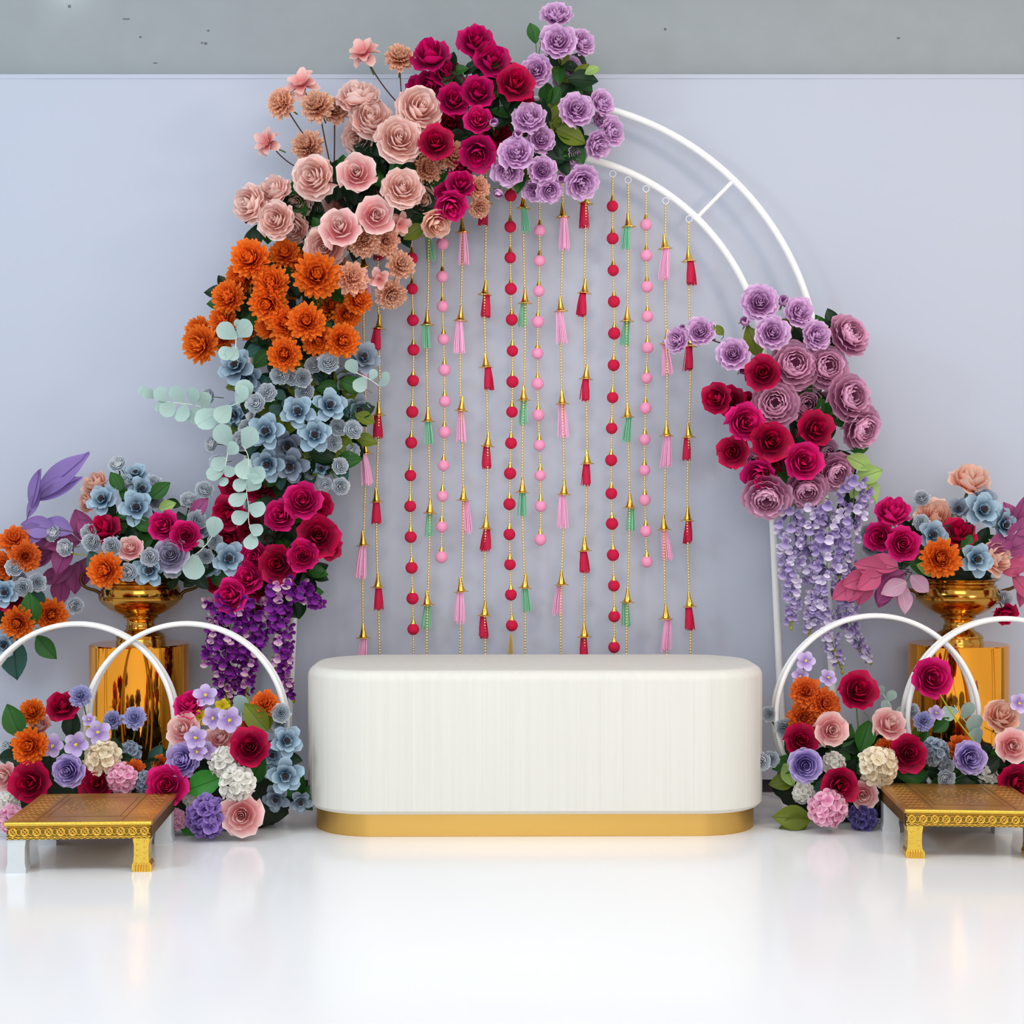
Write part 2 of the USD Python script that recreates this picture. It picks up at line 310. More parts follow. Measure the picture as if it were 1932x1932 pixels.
def join(ps):
    V, Fq, R, o = [], [], [], 0
    for v, f, r in ps: V.append(v); Fq.append(f+o); R.append(r); o += len(v)
    return np.vstack(V), np.vstack(Fq), np.concatenate(R)

KINDS = {}
stage.CreateClassPrim('/World/Kinds')
def new_kind(name, var):
    p = f'/World/Kinds/{name}_{"abc"[var]}'; UsdGeom.Xform.Define(stage, p); return p
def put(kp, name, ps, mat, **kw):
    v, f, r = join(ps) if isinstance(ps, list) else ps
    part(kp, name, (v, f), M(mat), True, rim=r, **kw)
def calyx(kp, mat='calyx', z=-0.42, L=0.55, stem=True, stemmat='stem_green', slen=1.5, r=0.05):
    ps = [dir_petal(2.0-0.2*(i % 2), i*2*PI/5, L, 0.12, 0.5, 0.2, point=1, z0=z) for i in range(5)]
    put(kp, 'calyx', ps, mat)
    if stem: part(kp, 'stem', tube([(0, 0, z+0.1), (0.03, 0, z-0.5*slen), (0, 0.05, z-slen)], r, 6), M(stemmat), True)
def rose(kp, mat, rng, layers, bud=(0.10, 0.5), tip=0.0, cx=True):
    ps = []
    for i in range(4):
        rr = bud[0]*(0.35+0.3*i)
        ps.append(wrap_petal(i*2.2, 1.9, (0.02, -0.4), (rr*1.5, 0.0), (rr, bud[1]-0.02*i), 0.22, 0.12, rng=rng, nu=9, nv=5))
    put(kp, 'bud', ps, mat)
    for n, rt, zt, ha, rl, ruf in layers:
        o = rng.uniform(0, 6)
        for i in range(n):
            s = rng.uniform(0.94, 1.06)
            p = wrap_petal(o+i*2*PI/n+rng.uniform(-.16, .16), ha*rng.uniform(.92, 1.1), (0.04, -0.45), (rt*(1.0 if zt > .2 else 0.80), -0.32 if zt > 0.2 else zt-0.16), (rt*s, zt*s+rng.uniform(-.07, .07)), rng.uniform(.05, .12), 0.26, tip*rng.uniform(.4, 1.6), rl*rng.uniform(.6, 1.5), ruf*1.5, rng)
            put(kp, 'petal', p, mat)
    if cx: calyx(kp)
def layered(kp, mat, rng, rows, inner_from=1, name='petal', cx=True, frill=0.0, nfr=2.5, zs=0.9, nu=7):
    """rows: (count, polar angle deg, length, width, cup); the outermost rows are petals one by one, the rest one inner mass."""
    inner = []
    for k, (n, th, L, Wd, cp) in enumerate(rows):
        o = rng.uniform(0, 6)
        for i in range(n):
            p = dir_petal(math.radians(th+rng.uniform(-6, 6)), o+i*2*PI/n+rng.uniform(-.12, .12), L*rng.uniform(.92, 1.06), Wd, cp, 0.35, frill, 0, rng, r0=0.04, z0=-0.25*zs, nfr=nfr, nu=nu)
            if k < inner_from: put(kp, name, p, mat)
            else: inner.append(p)
    if inner: put(kp, 'inner_petals', inner, mat, kind='stuff')
    if cx: calyx(kp, z=-0.25*zs)
def floret(rng, at, nrm, s, n=4, lat=0.1):
    nrm = nrm/np.linalg.norm(nrm); x = np.cross(nrm, [0.3, 0.5, 0.8]); x /= np.linalg.norm(x); y = np.cross(nrm, x)
    ps = []; o = rng.uniform(0, 6)
    for i in range(n):
        v, f, r = dir_petal(math.radians(72+rng.uniform(-10, 10)), o+i*2*PI/n, s, s*0.56, 0.12, lat, nu=5, nv=4)
        ps.append((at+v[:, :1]*x+v[:, 1:2]*y+v[:, 2:]*nrm, f, r))
    return join(ps)
def stamens(kp, mat, n, h, r, rng, tipr=0.045):
    ms = []
    for i in range(n):
        a, q = i*2.4, r*math.sqrt((i+.5)/n)
        ms.append(tube([(0, 0, -0.1), (q*math.cos(a), q*math.sin(a), h*rng.uniform(.8, 1.1))], 0.014, 4))
        s = trimesh.creation.icosphere(0, tipr); s.apply_translation((q*math.cos(a), q*math.sin(a), h)); ms.append(s)
    part(kp, 'stamens', cat(ms), M(mat), True, kind='stuff')

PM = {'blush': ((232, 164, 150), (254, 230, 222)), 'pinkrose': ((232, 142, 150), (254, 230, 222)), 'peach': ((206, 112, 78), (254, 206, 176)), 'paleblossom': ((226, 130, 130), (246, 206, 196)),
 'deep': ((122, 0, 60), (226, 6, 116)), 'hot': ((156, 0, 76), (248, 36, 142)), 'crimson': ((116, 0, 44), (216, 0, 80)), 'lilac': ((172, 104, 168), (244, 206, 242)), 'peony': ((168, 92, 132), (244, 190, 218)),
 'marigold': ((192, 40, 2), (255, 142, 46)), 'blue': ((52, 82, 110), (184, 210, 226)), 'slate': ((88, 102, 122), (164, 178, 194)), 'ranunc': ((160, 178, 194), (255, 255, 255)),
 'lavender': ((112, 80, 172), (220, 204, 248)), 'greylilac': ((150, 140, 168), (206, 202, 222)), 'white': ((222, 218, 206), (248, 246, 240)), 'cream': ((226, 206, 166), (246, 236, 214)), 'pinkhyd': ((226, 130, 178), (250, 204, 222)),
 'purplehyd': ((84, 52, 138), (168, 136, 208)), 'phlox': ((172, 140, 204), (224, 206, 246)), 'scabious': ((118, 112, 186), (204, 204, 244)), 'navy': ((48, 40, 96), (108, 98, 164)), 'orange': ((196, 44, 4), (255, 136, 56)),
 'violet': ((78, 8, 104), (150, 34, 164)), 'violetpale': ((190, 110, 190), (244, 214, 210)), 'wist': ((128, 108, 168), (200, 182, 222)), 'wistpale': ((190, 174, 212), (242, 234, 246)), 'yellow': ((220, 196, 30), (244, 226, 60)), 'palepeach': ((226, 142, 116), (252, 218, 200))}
for k, (a, b) in PM.items(): petal_mat('petal_'+k, a, b)  # natural rim tint, with darker bases putting fold shade into the colour
LM = {'leaf_green': (46, 104, 34), 'leaf_dark': (26, 56, 30), 'leaf_olive': (118, 134, 38), 'leaf_teal': (58, 104, 92), 'leaf_euc': (178, 206, 198), 'leaf_lime': (168, 200, 110), 'leaf_mauve': (168, 76, 132), 'leaf_rose': (208, 88, 130), 'leaf_pale': (216, 164, 190), 'leaf_purple': (158, 130, 200), 'leaf_bright': (60, 150, 52)}
for k, c_ in LM.items(): petal_mat(k, [x*0.82 for x in c_], c_, 0.45, 0.12, 0.18)

ROSE_FULL = [(3, .26, .50, 1.15, 0, 0), (4, .42, .47, .95, .03, .02), (5, .58, .40, .80, .06, .03), (5, .76, .26, .78, .10, .04), (6, .90, .08, .68, .13, .05), (6, 1.02, -.12, .66, .16, .05)]
ROSE_OPEN = [(3, .22, .60, 1.2, 0, 0), (3, .36, .56, 1.1, .05, .02), (4, .60, .38, .98, .20, .03), (5, .98, .0, .84, .28, .06)]
ROSE_CUP = [(3, .24, .52, 1.15, 0, 0), (3, .38, .50, 1.1, .03, .02), (4, .56, .42, .95, .08, .03), (5, .76, .26, .85, .14, .05), (5, 1.0, -.02, .78, .22, .06)]
SPRAY = [(4, .22, .40, .9, .03, .03), (5, .38, .36, .75, .06, .04), (6, .56, .28, .64, .10, .045), (7, .76, .14, .58, .12, .05), (7, .98, -.04, .60, .14, .05)]
def k_rose(mat, layers, tip=0.0, bud=(.10, .5)): return lambda kp, rng: rose(kp, 'petal_'+mat, rng, layers, bud, tip)
def k_peony(mat):
    def f(kp, rng):
        ps = []
        for n, rt, rb, zt in ((4, .16, .34, .34), (5, .30, .46, .36), (6, .42, .56, .36)):
            for i in range(n): ps.append(wrap_petal(i*2*PI/n+rt*9, .9, (.05, -.4), (rb*1.25, .1), (rt, zt), .06, .2, 0, 0, .05, rng))
        put(kp, 'inner_petals', ps, 'petal_'+mat, kind='stuff')
        for n, rt, zt in ((7, .66, .34), (8, .84, .16), (8, 1.0, -.06)):
            for i in range(n): put(kp, 'petal', wrap_petal(i*2*PI/n+rt*7+rng.uniform(-.1, .1), .56, (.05, -.4), (rt*.95, zt-.3), (rt*rng.uniform(.94, 1.05), zt), .05, .2, 0, .09, .05, rng), 'petal_'+mat)
        calyx(kp)
    return f
MARI = [(17, 110, .90, .15, .25), (19, 95, .97, .155, .42), (18, 80, .98, .155, .48), (17, 66, .96, .15, .52), (15, 52, .93, .145, .52), (12, 39, .89, .14, .52), (9, 27, .86, .13, .5), (6, 15, .83, .12, .45), (3, 5, .80, .10, .3)]
CARN = [(9, 100, .96, .27, .05), (10, 82, 1.0, .27, .12), (10, 64, .98, .26, .18), (9, 48, .94, .24, .2), (7, 32, .90, .22, .2), (5, 16, .86, .19, .2)]
def k_lay(mat, rows, frill, nfr=2.5, inner=1, nu=7): return lambda kp, rng: layered(kp, 'petal_'+mat, rng, rows, inner, frill=frill, nfr=nfr, nu=nu)
def k_open(mat, rows, st='stamen_dark', sh=.22, sr=.16, ns=14):
    def f(kp, rng):
        layered(kp, 'petal_'+mat, rng, rows, 9, frill=.05, nfr=1.2)
        stamens(kp, st, ns, sh, sr, rng)
    return f
BLUE = [(5, 84, 1.0, .40, .10), (5, 64, .86, .34, .22), (4, 42, .56, .22, .3)]
def rim(p): return p[0], p[1], p[2]**1.1
def k_ran(mat):
    def f(kp, rng):
        ps = []
        for n, rt, zt, ha in ((2, .14, .52, 1.8), (3, .30, .50, 1.3), (4, .46, .44, 1.0), (5, .62, .34, .85)):
            for i in range(n): ps.append(rim(wrap_petal(i*2*PI/n+rt*5, ha, (.03, -.45), (rt*1.25, .0), (rt*rng.uniform(.9, 1.08), zt), .10, .15, 0, .02, .07, rng)))
        put(kp, 'inner_petals', ps, 'petal_'+mat, kind='stuff')
        for n, rt, zt, ha in ((6, .80, .20, .66), (6, .97, -.02, .62)):
            for i in range(n): put(kp, 'petal', rim(wrap_petal(i*2*PI/n+rt*5, ha, (.03, -.45), (rt*1.1, -.15), (rt*rng.uniform(.94, 1.05), zt), .08, .2, 0, .05, .07, rng)), 'petal_'+mat)
        calyx(kp, slen=2.4)
    return f
def k_hyd(mat, n=34, p=4):
    def f(kp, rng):
        for i in range(n):
            t = (i+.5)/n*1.25; z = 1-t; a = i*2.39996; r = math.sqrt(max(0, 1-z*z)); d = np.array([r*math.cos(a), r*math.sin(a), z*.8])
            put(kp, 'floret', floret(rng, d*rng.uniform(.62, .78), d+np.array([rng.uniform(-.35, .35), rng.uniform(-.35, .35), .3]), rng.uniform(.34, .44), p, .05), 'petal_'+mat)
        part(kp, 'stem', tube([(0, 0, .5), (0, 0, -.4), (.04, 0, -1.3)], .06, 6), M('stem_green'), True)
    return f
def k_phlox(mat):
    def f(kp, rng):
        layered(kp, 'petal_'+mat, rng, [(5, 78, 1.0, .44, .05)], 9, frill=.03, nfr=1)
        stamens(kp, 'stamen_yellow', 7, .1, .12, rng, .06)
    return f
def k_bud(mat):
    def f(kp, rng):
        ps = [wrap_petal(i*1.9, 1.4, (.05, -.9), (.75, -.5), (.25+.1*i, .8-.12*i), .15, .25, 0, .03, .03, rng) for i in range(5)]
        for p in ps: put(kp, 'petal', p, 'petal_'+mat)
        calyx(kp, z=-.85, L=.9)
    return f
SIDE = [(4, 40, 1.0, .34, -.1), (5, 70, 1.0, .36, -.1), (4, 100, .95, .36, -.25)]
FK = {'blush': (k_rose('blush', ROSE_FULL), 'blush_rose', 'blush pink rose'), 'pink': (k_rose('pinkrose', ROSE_OPEN), 'pale_pink_rose', 'pale pink rose'), 'peach': (k_lay('peach', CARN, .09, 3, nu=9), 'peach_carnation', 'frilly peach carnation'),
 'palebl': (k_lay('paleblossom', SIDE, .05, 1.3, 9), 'pale_blossom', 'pale peach-pink blossom'), 'deep': (k_rose('deep', ROSE_OPEN, .10), 'magenta_rose', 'deep magenta rose'), 'hot': (k_rose('hot', ROSE_CUP, .10), 'hot_pink_rose', 'hot pink rose'),
 'crim': (k_rose('crimson', ROSE_OPEN, .06), 'crimson_rose', 'crimson rose'), 'lilac': (k_rose('lilac', SPRAY), 'lilac_rose', 'ruffled lilac rose'), 'lbud': (k_bud('lilac'), 'lilac_rosebud', 'small lilac rosebud'), 'peony': (k_peony('peony'), 'mauve_peony', 'dusty mauve peony'),
 'mari': (k_lay('marigold', MARI, .03, 1.5), 'marigold', 'orange marigold'), 'oran': (k_lay('orange', CARN, .09, 3, nu=9), 'orange_carnation', 'orange carnation'), 'blue': (k_open('blue', BLUE), 'blue_blossom', 'dusty blue blossom'), 'slate': (k_open('slate', BLUE), 'slate_blossom', 'slate blue blossom'),
 'ran': (k_ran('ranunc'), 'grey_ranunculus', 'small grey-blue ranunculus'), 'lav': (k_rose('lavender', ROSE_FULL), 'lavender_rose', 'lavender rose'), 'grey': (k_rose('greylilac', ROSE_CUP), 'grey_lilac_rose', 'pale grey-lilac rose'),
 'hyw': (k_hyd('white'), 'white_hydrangea', 'white hydrangea head'), 'hyc': (k_hyd('cream'), 'cream_hydrangea', 'cream hydrangea head'), 'hyp': (k_hyd('pinkhyd'), 'pink_hydrangea', 'pink hydrangea head'), 'hyv': (k_hyd('purplehyd'), 'purple_hydrangea', 'purple hydrangea head'),
 'hyb': (k_hyd('slate'), 'slate_hydrangea', 'grey-blue hydrangea head'), 'hyn': (k_hyd('navy'), 'indigo_hydrangea', 'dark indigo hydrangea head'), 'phlox': (k_phlox('phlox'), 'phlox_blossom', 'lilac phlox blossom'), 'scab': (k_lay('scabious', CARN, .09, 3, nu=9), 'scabious_bloom', 'lavender scabious bloom'),
 'yell': (k_lay('yellow', SIDE, .05, 1.3, 9), 'yellow_bract', 'small yellow bract tuft'), 'ppeach': (k_rose('palepeach', ROSE_CUP, .05), 'pale_peach_rose', 'pale peach rose')}
made = {}
def kind_path(k, var):
    if (k, var) not in made:
        p = new_kind(FK[k][1], var); FK[k][0](p, random.Random(hash_(k)*7+var)); made[(k, var)] = p
    return made[(k, var)]
def hash_(s): return sum((i+3)*ord(c) for i, c in enumerate(s))
def frame(d, roll):
    z = np.array(d, float); z /= np.linalg.norm(z); x = np.cross([0, 0, 1.0], z)
    if np.linalg.norm(x) < 1e-6: x = np.array([1.0, 0, 0])
    x /= np.linalg.norm(x); y = np.cross(z, x)
    return math.cos(roll)*x+math.sin(roll)*y, -math.sin(roll)*x+math.cos(roll)*y, z
rf = random.Random(11)
count, PLACED, NEAR = {}, [], set()
def flower(k, px, py, size, tx, ty, D, label, group, stem_to=None):
    var = count.get(k, 0) % 3; count[k] = count.get(k, 0)+1
    s = size*(1.10 if D > 4.8 else 1.04)/2*D/F; x, y, z = frame((tx, -1.0, ty), rf.uniform(0, 2*PI)); c = W(px, py, D)
    m = Gf.Matrix4d(*(x*s), 0, *(y*s), 0, *(z*s), 0, *map(float, c), 1)
    PLACED.append((px, py, label))
    path = numbered('/World', FK[k][1]); p = UsdGeom.Xform.Define(stage, path); p.AddTransformOp().Set(m)
    p.GetPrim().GetReferences().AddInternalReference(kind_path(k, var))
    setd(p.GetPrim(), label, 'flower', group)
    if stem_to is None: p.GetPrim().SetInstanceable(True)
    else:
        e = W(stem_to[0], stem_to[1], D+0.06); a = c - z*s*0.5
        pts = spline([a, (a*0.55+e*0.45)+np.array([0, 0.01, -0.012]), e], 10)
        R = np.array([x*s, y*s, z*s]); loc = (pts-c) @ np.linalg.inv(R)
        part(path, 'long_stem', tube(loc, 0.0024/s, 6), M(stem_to[2] if len(stem_to) > 2 else 'stem_brown'), True)
    return path
#TABLES#
# ------------------------------------------------------------------ flowers, one line each: kind, x, y, diameter (photo pixels), facing right and up (tenths), cm forward | where it is
ARCH_TOP = '''
blush 674 178 78 -1 11 12|topmost of the blush cluster, lying face up
blush 701 222 78 2 3 14|directly under the topmost blush rose
blush 793 203 86 4 2 18|widest bloom, against the deep magenta roses
blush 754 261 84 2 1 22|at the heart of the cluster, lowest petal drooping
blush 675 262 66 -3 -3 8|in shade between the two upper long-stemmed carnations and the heart
blush 589 334 80 -3 0 20|large open bloom below the long-stemmed peach carnations
pink 673 326 70 0 1 22|flat open face with a small spiral bud, mid cluster
blush 760 353 74 2 2 22|just above the first strand of crimson pompoms
blush 468 384 70 -7 0 18|leftmost of the blush cluster
blush 515 357 62 -4 5 14|just up and right of the leftmost blush rose
blush 519 414 68 -2 0 20|low on the left, above the first marigolds
blush 561 384 52 -2 0 8|small and half hidden, right of the leftmost trio
blush 556 432 56 -3 -4 8|shaded, just above the second marigold
pink 641 428 74 0 2 24|pink-edged with a heart-shaped centre, low in the cluster
pink 709 406 70 3 0 22|with one big folded inner petal, low right of the cluster
blush 613 466 74 -1 -3 18|lowest of the cluster, tipped down over the marigolds
blush 634 387 50 0 -2 6|in deep shade between the two pink-edged blooms
ppeach 824 423 56 5 -7 16|hanging face down over the green-tasselled strand
ppeach 792 377 60 5 -3 10|half closed, left of the lowest deep magenta roses
blush 713 360 52 2 -3 6|brownish in shade behind the bloom above the pompom strand
blush 592 397 44 -1 -3 5|dim, sunk behind the large open bloom
blush 825 372 40 5 0 7|tiny and shaded beside the lowest magenta roses
peach 529 194 54 -6 2 12 @618,308|on a long brown stem at far upper left
peach 598 199 60 -2 4 14 @625,318|on a long brown stem, left of the topmost blush rose
peach 632 208 48 2 2 9 @630,322|tucked against the topmost blush rose
peach 580 275 60 -3 3 12 @607,318|short-stemmed, above the large open blush rose
peach 754 108 54 1 6 12 @758,192|on a straight stem, beside the top left magenta rose
palebl 685 97 58 -4 7 12 @754,198|on a long slanting stem, highest of its kind
palebl 568 156 58 -3 7 12 @606,225|above the two upper left peach carnations
palebl 502 268 52 -8 3 12 @574,322|on a slanting stem, furthest left of its kind
peach 853 292 56 5 2 10|between the crimson faces and the lilac spray
peach 806 318 62 4 -1 9|squeezed under the crimson face and the blush heart
peach 686 452 64 2 0 18|low, beside the pink-edged heart-centred rose
peach 727 455 56 3 -2 14|low, left of the crimson pompom strand
palebl 756 424 44 6 -4 14|touching the top ball of the first crimson pompom strand
peach 664 524 60 3 2 18|right of the big marigold, beside the leftmost strand
palebl 716 528 40 2 -6 16|hanging over the second strand from the left
peach 756 500 52 5 2 14|against the second ball of the crimson pompom strand
peach 738 556 56 4 -5 13|lowest right of the blush cluster, under the hanging blossom
peach 902 353 44 4 0 14|small, right of the lowest magenta roses
peach 905 392 40 4 -6 12|pale, hanging beside a crimson tassel
peach 640 505 44 1 -2 6|hidden behind the lowest blush rose
'''
ARCH_DEEP = '''
deep 812 102 74 -2 5 14|top left of the magenta group
deep 842 137 56 2 2 10|directly below the top left magenta rose
deep 811 160 54 -2 -8 8|drooping, showing its underside above the widest blush rose
deep 897 76 66 0 2 12 @875,155,stem_green|topmost, on a dark stem against the grey wall
deep 929 112 66 3 2 12|touching the topmost magenta rose
crim 972 156 70 2 2 20|at the border with the lilac roses, near the top
deep 856 187 60 1 1 16|dark spiral face right of the widest blush rose
deep 902 173 60 1 1 17|dark spiral face in the middle of the group
hot 902 225 50 0 1 18|brightest of the group, beside a tiny lilac bud
crim 822 268 64 0 1 22|velvety face overlapping the blush heart rose
deep 902 290 66 0 -6 18|tilted down, its pink underside showing
deep 869 346 54 1 3 18|ruffled, above the lowest pair
hot 851 391 58 2 -7 18|lowest, edge-on above the pink-tasselled strand
deep 842 366 46 -3 -3 12|thin edge-on bloom just above the lowest one
deep 784 163 40 -5 0 5|peeping out left of the drooping bloom
crim 940 250 66 2 -1 5|dark, deep behind the bright pink one
crim 850 234 60 0 0 5|dark, deep between the widest blush rose and the spiral faces
deep 868 318 46 -2 1 10|small, under the tilted-down bloom
crim 985 190 48 3 -2 8|peeping out under the border rose
'''
ARCH_LILAC = '''
lilac 1050 24 58 0 6 12|topmost of all, touching the upper picture edge
lilac 1053 76 66 0 1 18|open face just below the topmost bloom
lilac 1102 79 52 7 1 14|facing right beside the upper open face
lilac 1011 132 58 -2 0 14|pale, right of the border crimson rose
lilac 1071 138 62 3 -6 5|dark, back turned, beside the big dark leaf
lilac 1088 205 66 1 1 18|round face below the big dark leaf
lilac 1139 192 50 7 2 12|facing right, above the outer hoop
lilac 1158 247 54 8 0 12|furthest right of the spray
lilac 1131 273 54 6 -4 13|below the furthest right bloom
lilac 998 220 64 -1 4 18|left of the bare olive stems
lilac 974 287 66 -1 2 20|large face next to the tilted magenta rose
lilac 1021 262 54 2 0 15|between the two large left faces
lilac 1024 321 54 1 -1 17|above the green-tasselled middle strand
lilac 957 324 62 -2 -7 16|tipped down, lowest on the left of the spray
lilac 1037 360 50 1 -5 15|lowest in the middle of the spray
lilac 1099 346 64 3 -6 16|wide and tipped down, lowest on the right
lilac 1005 360 42 -2 -4 12|small, over the middle green-tasselled strand
lilac 1088 290 40 2 0 10|small, inside the right part
lilac 1062 300 52 1 -2 6|dark, sunk in the middle
lilac 1133 226 32 5 0 8|small, just under the one above the outer hoop
lbud 931 231 24 2 0 20|beside the brightest hot pink rose
lbud 977 254 28 0 3 20|above the large left face
lbud 1058 337 26 2 -3 16|between the lowest two blooms
lbud 941 366 28 -2 -8 12|dangling with a dark green cap, by the top crimson pompom
'''
ARCH_ORANGE = '''
mari 472 488 70 -2 2 20|top left of the marigolds
mari 457 526 60 -4 -2 10|tucked under the top left bloom
mari 538 478 54 0 3 12|second along the top, against the blush roses
mari 598 520 82 2 1 22|biggest of the marigolds
mari 570 497 50 0 3 10|behind the biggest one's upper left
mari 512 535 64 -1 2 18|in the upper middle, above its twin
mari 506 573 68 -1 -2 18|in the middle, overlapped from above
mari 431 561 60 -4 3 16|alone on the left edge
mari 421 604 52 -4 3 12|under the left edge one, behind the pale leaves
mari 378 650 66 -5 0 18|furthest left and low
mari 374 621 46 -5 5 10|peeping above the furthest left one
mari 419 634 50 -2 -1 6|dark, between the furthest left and the pale leaves
mari 510 615 54 -3 0 12|left of the lower middle pair
mari 539 610 64 0 1 18|left one of the lower middle pair
mari 579 607 66 1 1 23|right one of the lower middle pair
mari 599 641 58 2 -3 16|under the right one of the lower middle pair
mari 537 669 60 0 0 23|lowest, round, over the grey-blue ranunculus
mari 646 643 60 4 0 18|low right, above the grey slate blossom
mari 675 567 50 4 2 14|furthest right, under a peach carnation
mari 624 578 50 2 0 8|dark, right of the biggest one
mari 654 595 50 4 -2 9|dark, below the furthest right one
mari 474 619 48 -1 -1 5|dark, right of the pale leaves
mari 551 541 46 0 -1 4|dark, behind the centre
'''
ARCH_BLUE = '''
blue 444 690 68 -2 4 18|top left, under the pale leaf tips
blue 465 716 58 0 -5 14|drooping below the top left bloom
blue 561 776 62 0 1 20|dark-eyed, alone in the middle
blue 622 764 62 4 2 18|with a long upright petal, right of the middle
blue 501 814 66 -1 1 22|large and flat, centre left
blue 594 820 64 1 1 20|cupped, centre right
slate 543 842 62 0 -4 12|between the two large centre blooms
blue 504 876 62 -1 -2 18|lower left, over the crimson roses
slate 547 880 66 0 -3 14|dark, lowest in the middle
slate 686 674 62 4 3 12|upper right, under the low right marigold
slate 655 722 62 2 0 6|dark, right of the ranunculus group
slate 676 773 54 5 -3 8|dark, overlapping the leftmost bead strand
slate 606 706 56 1 0 5|dark, under the pair of top ranunculus
blue 441 783 44 -3 -2 8|small and shaded at left
blue 606 884 34 1 3 10|small and half closed, low right
ran 592 688 32 0 2 14|left one of the top pair
ran 619 684 38 1 2 17|right one of the top pair
ran 527 708 34 -1 0 18|left one of the three under the lowest marigold
ran 550 711 32 0 0 17|middle one of the three under the lowest marigold
ran 570 713 34 1 0 17|right one of the three under the lowest marigold
ran 504 740 34 0 1 20|upper of the white-rimmed pair at centre left
ran 481 760 36 -1 1 22|lower of the white-rimmed pair at centre left
ran 574 739 34 0 1 14|above the dark-eyed blue blossom
ran 391 748 30 -6 0 8|shaded at the far left of the blue part
ran 421 812 30 -4 1 12|left side, left of the large flat blue blossom
ran 466 806 32 -1 3 14|touching the large flat blossom's upper left
ran 455 831 38 -2 1 20|bright, left of the large flat blue blossom
ran 397 838 28 -6 0 12|outermost at left, over the wall
ran 409 874 32 -4 -1 14|low left, over the crimson roses
ran 638 806 32 2 1 14|left one of the pair by the leftmost strand
ran 667 810 34 4 1 15|right one of the pair by the leftmost strand
ran 630 836 30 3 0 13|below the pair by the leftmost strand
ran 589 854 30 1 0 10|dim, low under the cupped blue blossom
ran 667 851 28 5 -2 10 @645,822,stem_green|on a thin stem over the leftmost strand
ran 642 879 30 4 1 14|low right on an olive stem
ran 643 917 32 4 0 14 @620,870,stem_green|lowest at right, on an olive stem
ran 586 891 26 0 0 8|lowest in the middle, shaded
ran 613 914 26 2 -3 12|between the hot pink rose and the lowest right one
'''
ARCH_RED = '''
crim 429 968 64 -3 0 16|spiral face at far left of the red group
crim 447 915 62 -1 1 8|top left, behind the pale trailing leaves
crim 496 918 64 0 1 8|top, dark, behind the pale trailing leaves
hot 571 943 66 1 2 20|topmost and brightest on the right
hot 529 972 58 -1 2 20|left of the brightest hot pink one
crim 605 953 52 6 0 12|edge-on behind the brightest one
crim 600 1010 78 2 2 20|largest, with wide dark petals at right
crim 624 1034 44 6 0 14|furthest right, edge-on
hot 571 1048 56 1 1 22|half-closed, under the largest one
crim 524 1064 72 0 1 22|in the middle of the lower half
hot 479 1050 58 -1 1 18|left of the middle, under the hanging leaf tip
crim 512 1016 62 0 0 8|dark in the centre of the red group
hot 467 1090 58 -1 3 20|third row up from the violet wisteria
hot 434 1124 60 -2 2 22|lowest at left, right above the violet wisteria
crim 497 1108 58 1 0 12|dark, lowest in the middle
crim 430 1018 52 -3 -2 7|in shade beneath the far left spiral face
crim 473 996 52 0 0 5|in deep shade behind the trailing leaves
crim 492 1138 42 1 -4 9|dark, dipping into the violet wisteria
crim 405 1100 40 -5 0 6|dark, peeping out by the urn's handle
crim 547 1000 52 0 0 6|dark, below the left hot pink rose
'''
ARCH_RIGHT = '''
lilac 1434 570 70 -1 1 18|topmost at right, covering the inner hoop
lilac 1458 627 64 0 1 20|open face under the topmost one
lilac 1509 588 58 2 2 16|in front of the outer hoop
lilac 1543 632 58 3 1 18|right of the brown leaf
lilac 1383 667 60 -2 1 18|left of the upper crimson rose
lilac 1321 624 54 -2 2 14 @1402,652|on a long twig over the last strand
lilac 1274 642 48 -8 0 14 @1350,640|furthest left on a twig by the pink-tasselled strand
lbud 1405 606 28 -3 2 16|left of the open face
lbud 1478 567 28 1 4 14|between the two topmost blooms
lbud 1401 697 28 0 -3 16|against the upper crimson rose
lbud 1288 618 18 -2 4 13|tiny, between the two twig blooms
peony 1605 630 80 5 4 14|highest, turned away to the right
peony 1499 688 88 0 2 16|upper middle, below the lilac faces
peony 1561 692 78 1 1 15|upper right of the middle
peony 1463 762 84 -2 1 17|middle left, above the crimson roses
peony 1523 763 64 0 0 10|small, in the very middle
peony 1606 749 86 4 1 18|large, on the right edge
peony 1562 772 62 2 -2 8|in shade left of the large right edge one
peony 1628 809 82 6 -4 16|spiky, furthest right
peony 1447 940 86 -2 -6 18|lowest left, on top of the white post
peony 1522 925 76 0 -6 16|lowest middle, above the pale wisteria
peony 1577 892 70 3 -4 14|lower right, by the pale green leaves
peony 1558 855 52 3 -2 8|small, under the right crimson rose
peony 1472 899 50 -1 -3 8|small, beside the lowest crimson rose
peony 1422 868 44 -4 -1 6|dim, at the left between the crimson roses
crim 1440 703 64 -2 1 22|topmost of the right group
crim 1351 752 58 -6 0 18|furthest left of the right group
crim 1380 757 56 -2 0 10|behind the furthest left one
hot 1406 796 66 1 0 22|bright and open, left of the centre
crim 1383 852 58 -3 0 20|lowest left, alone
crim 1455 832 74 0 1 24|largest of the right group
crim 1540 809 66 1 1 22|rightmost of the right group
hot 1517 870 68 0 1 24|flat open face, low in the right group
hot 1432 899 60 -3 -4 18|lowest of the right group, tipped down
crim 1459 873 52 0 -2 12|under the largest one
crim 1411 759 38 -1 0 8|small, above the bright open one
'''
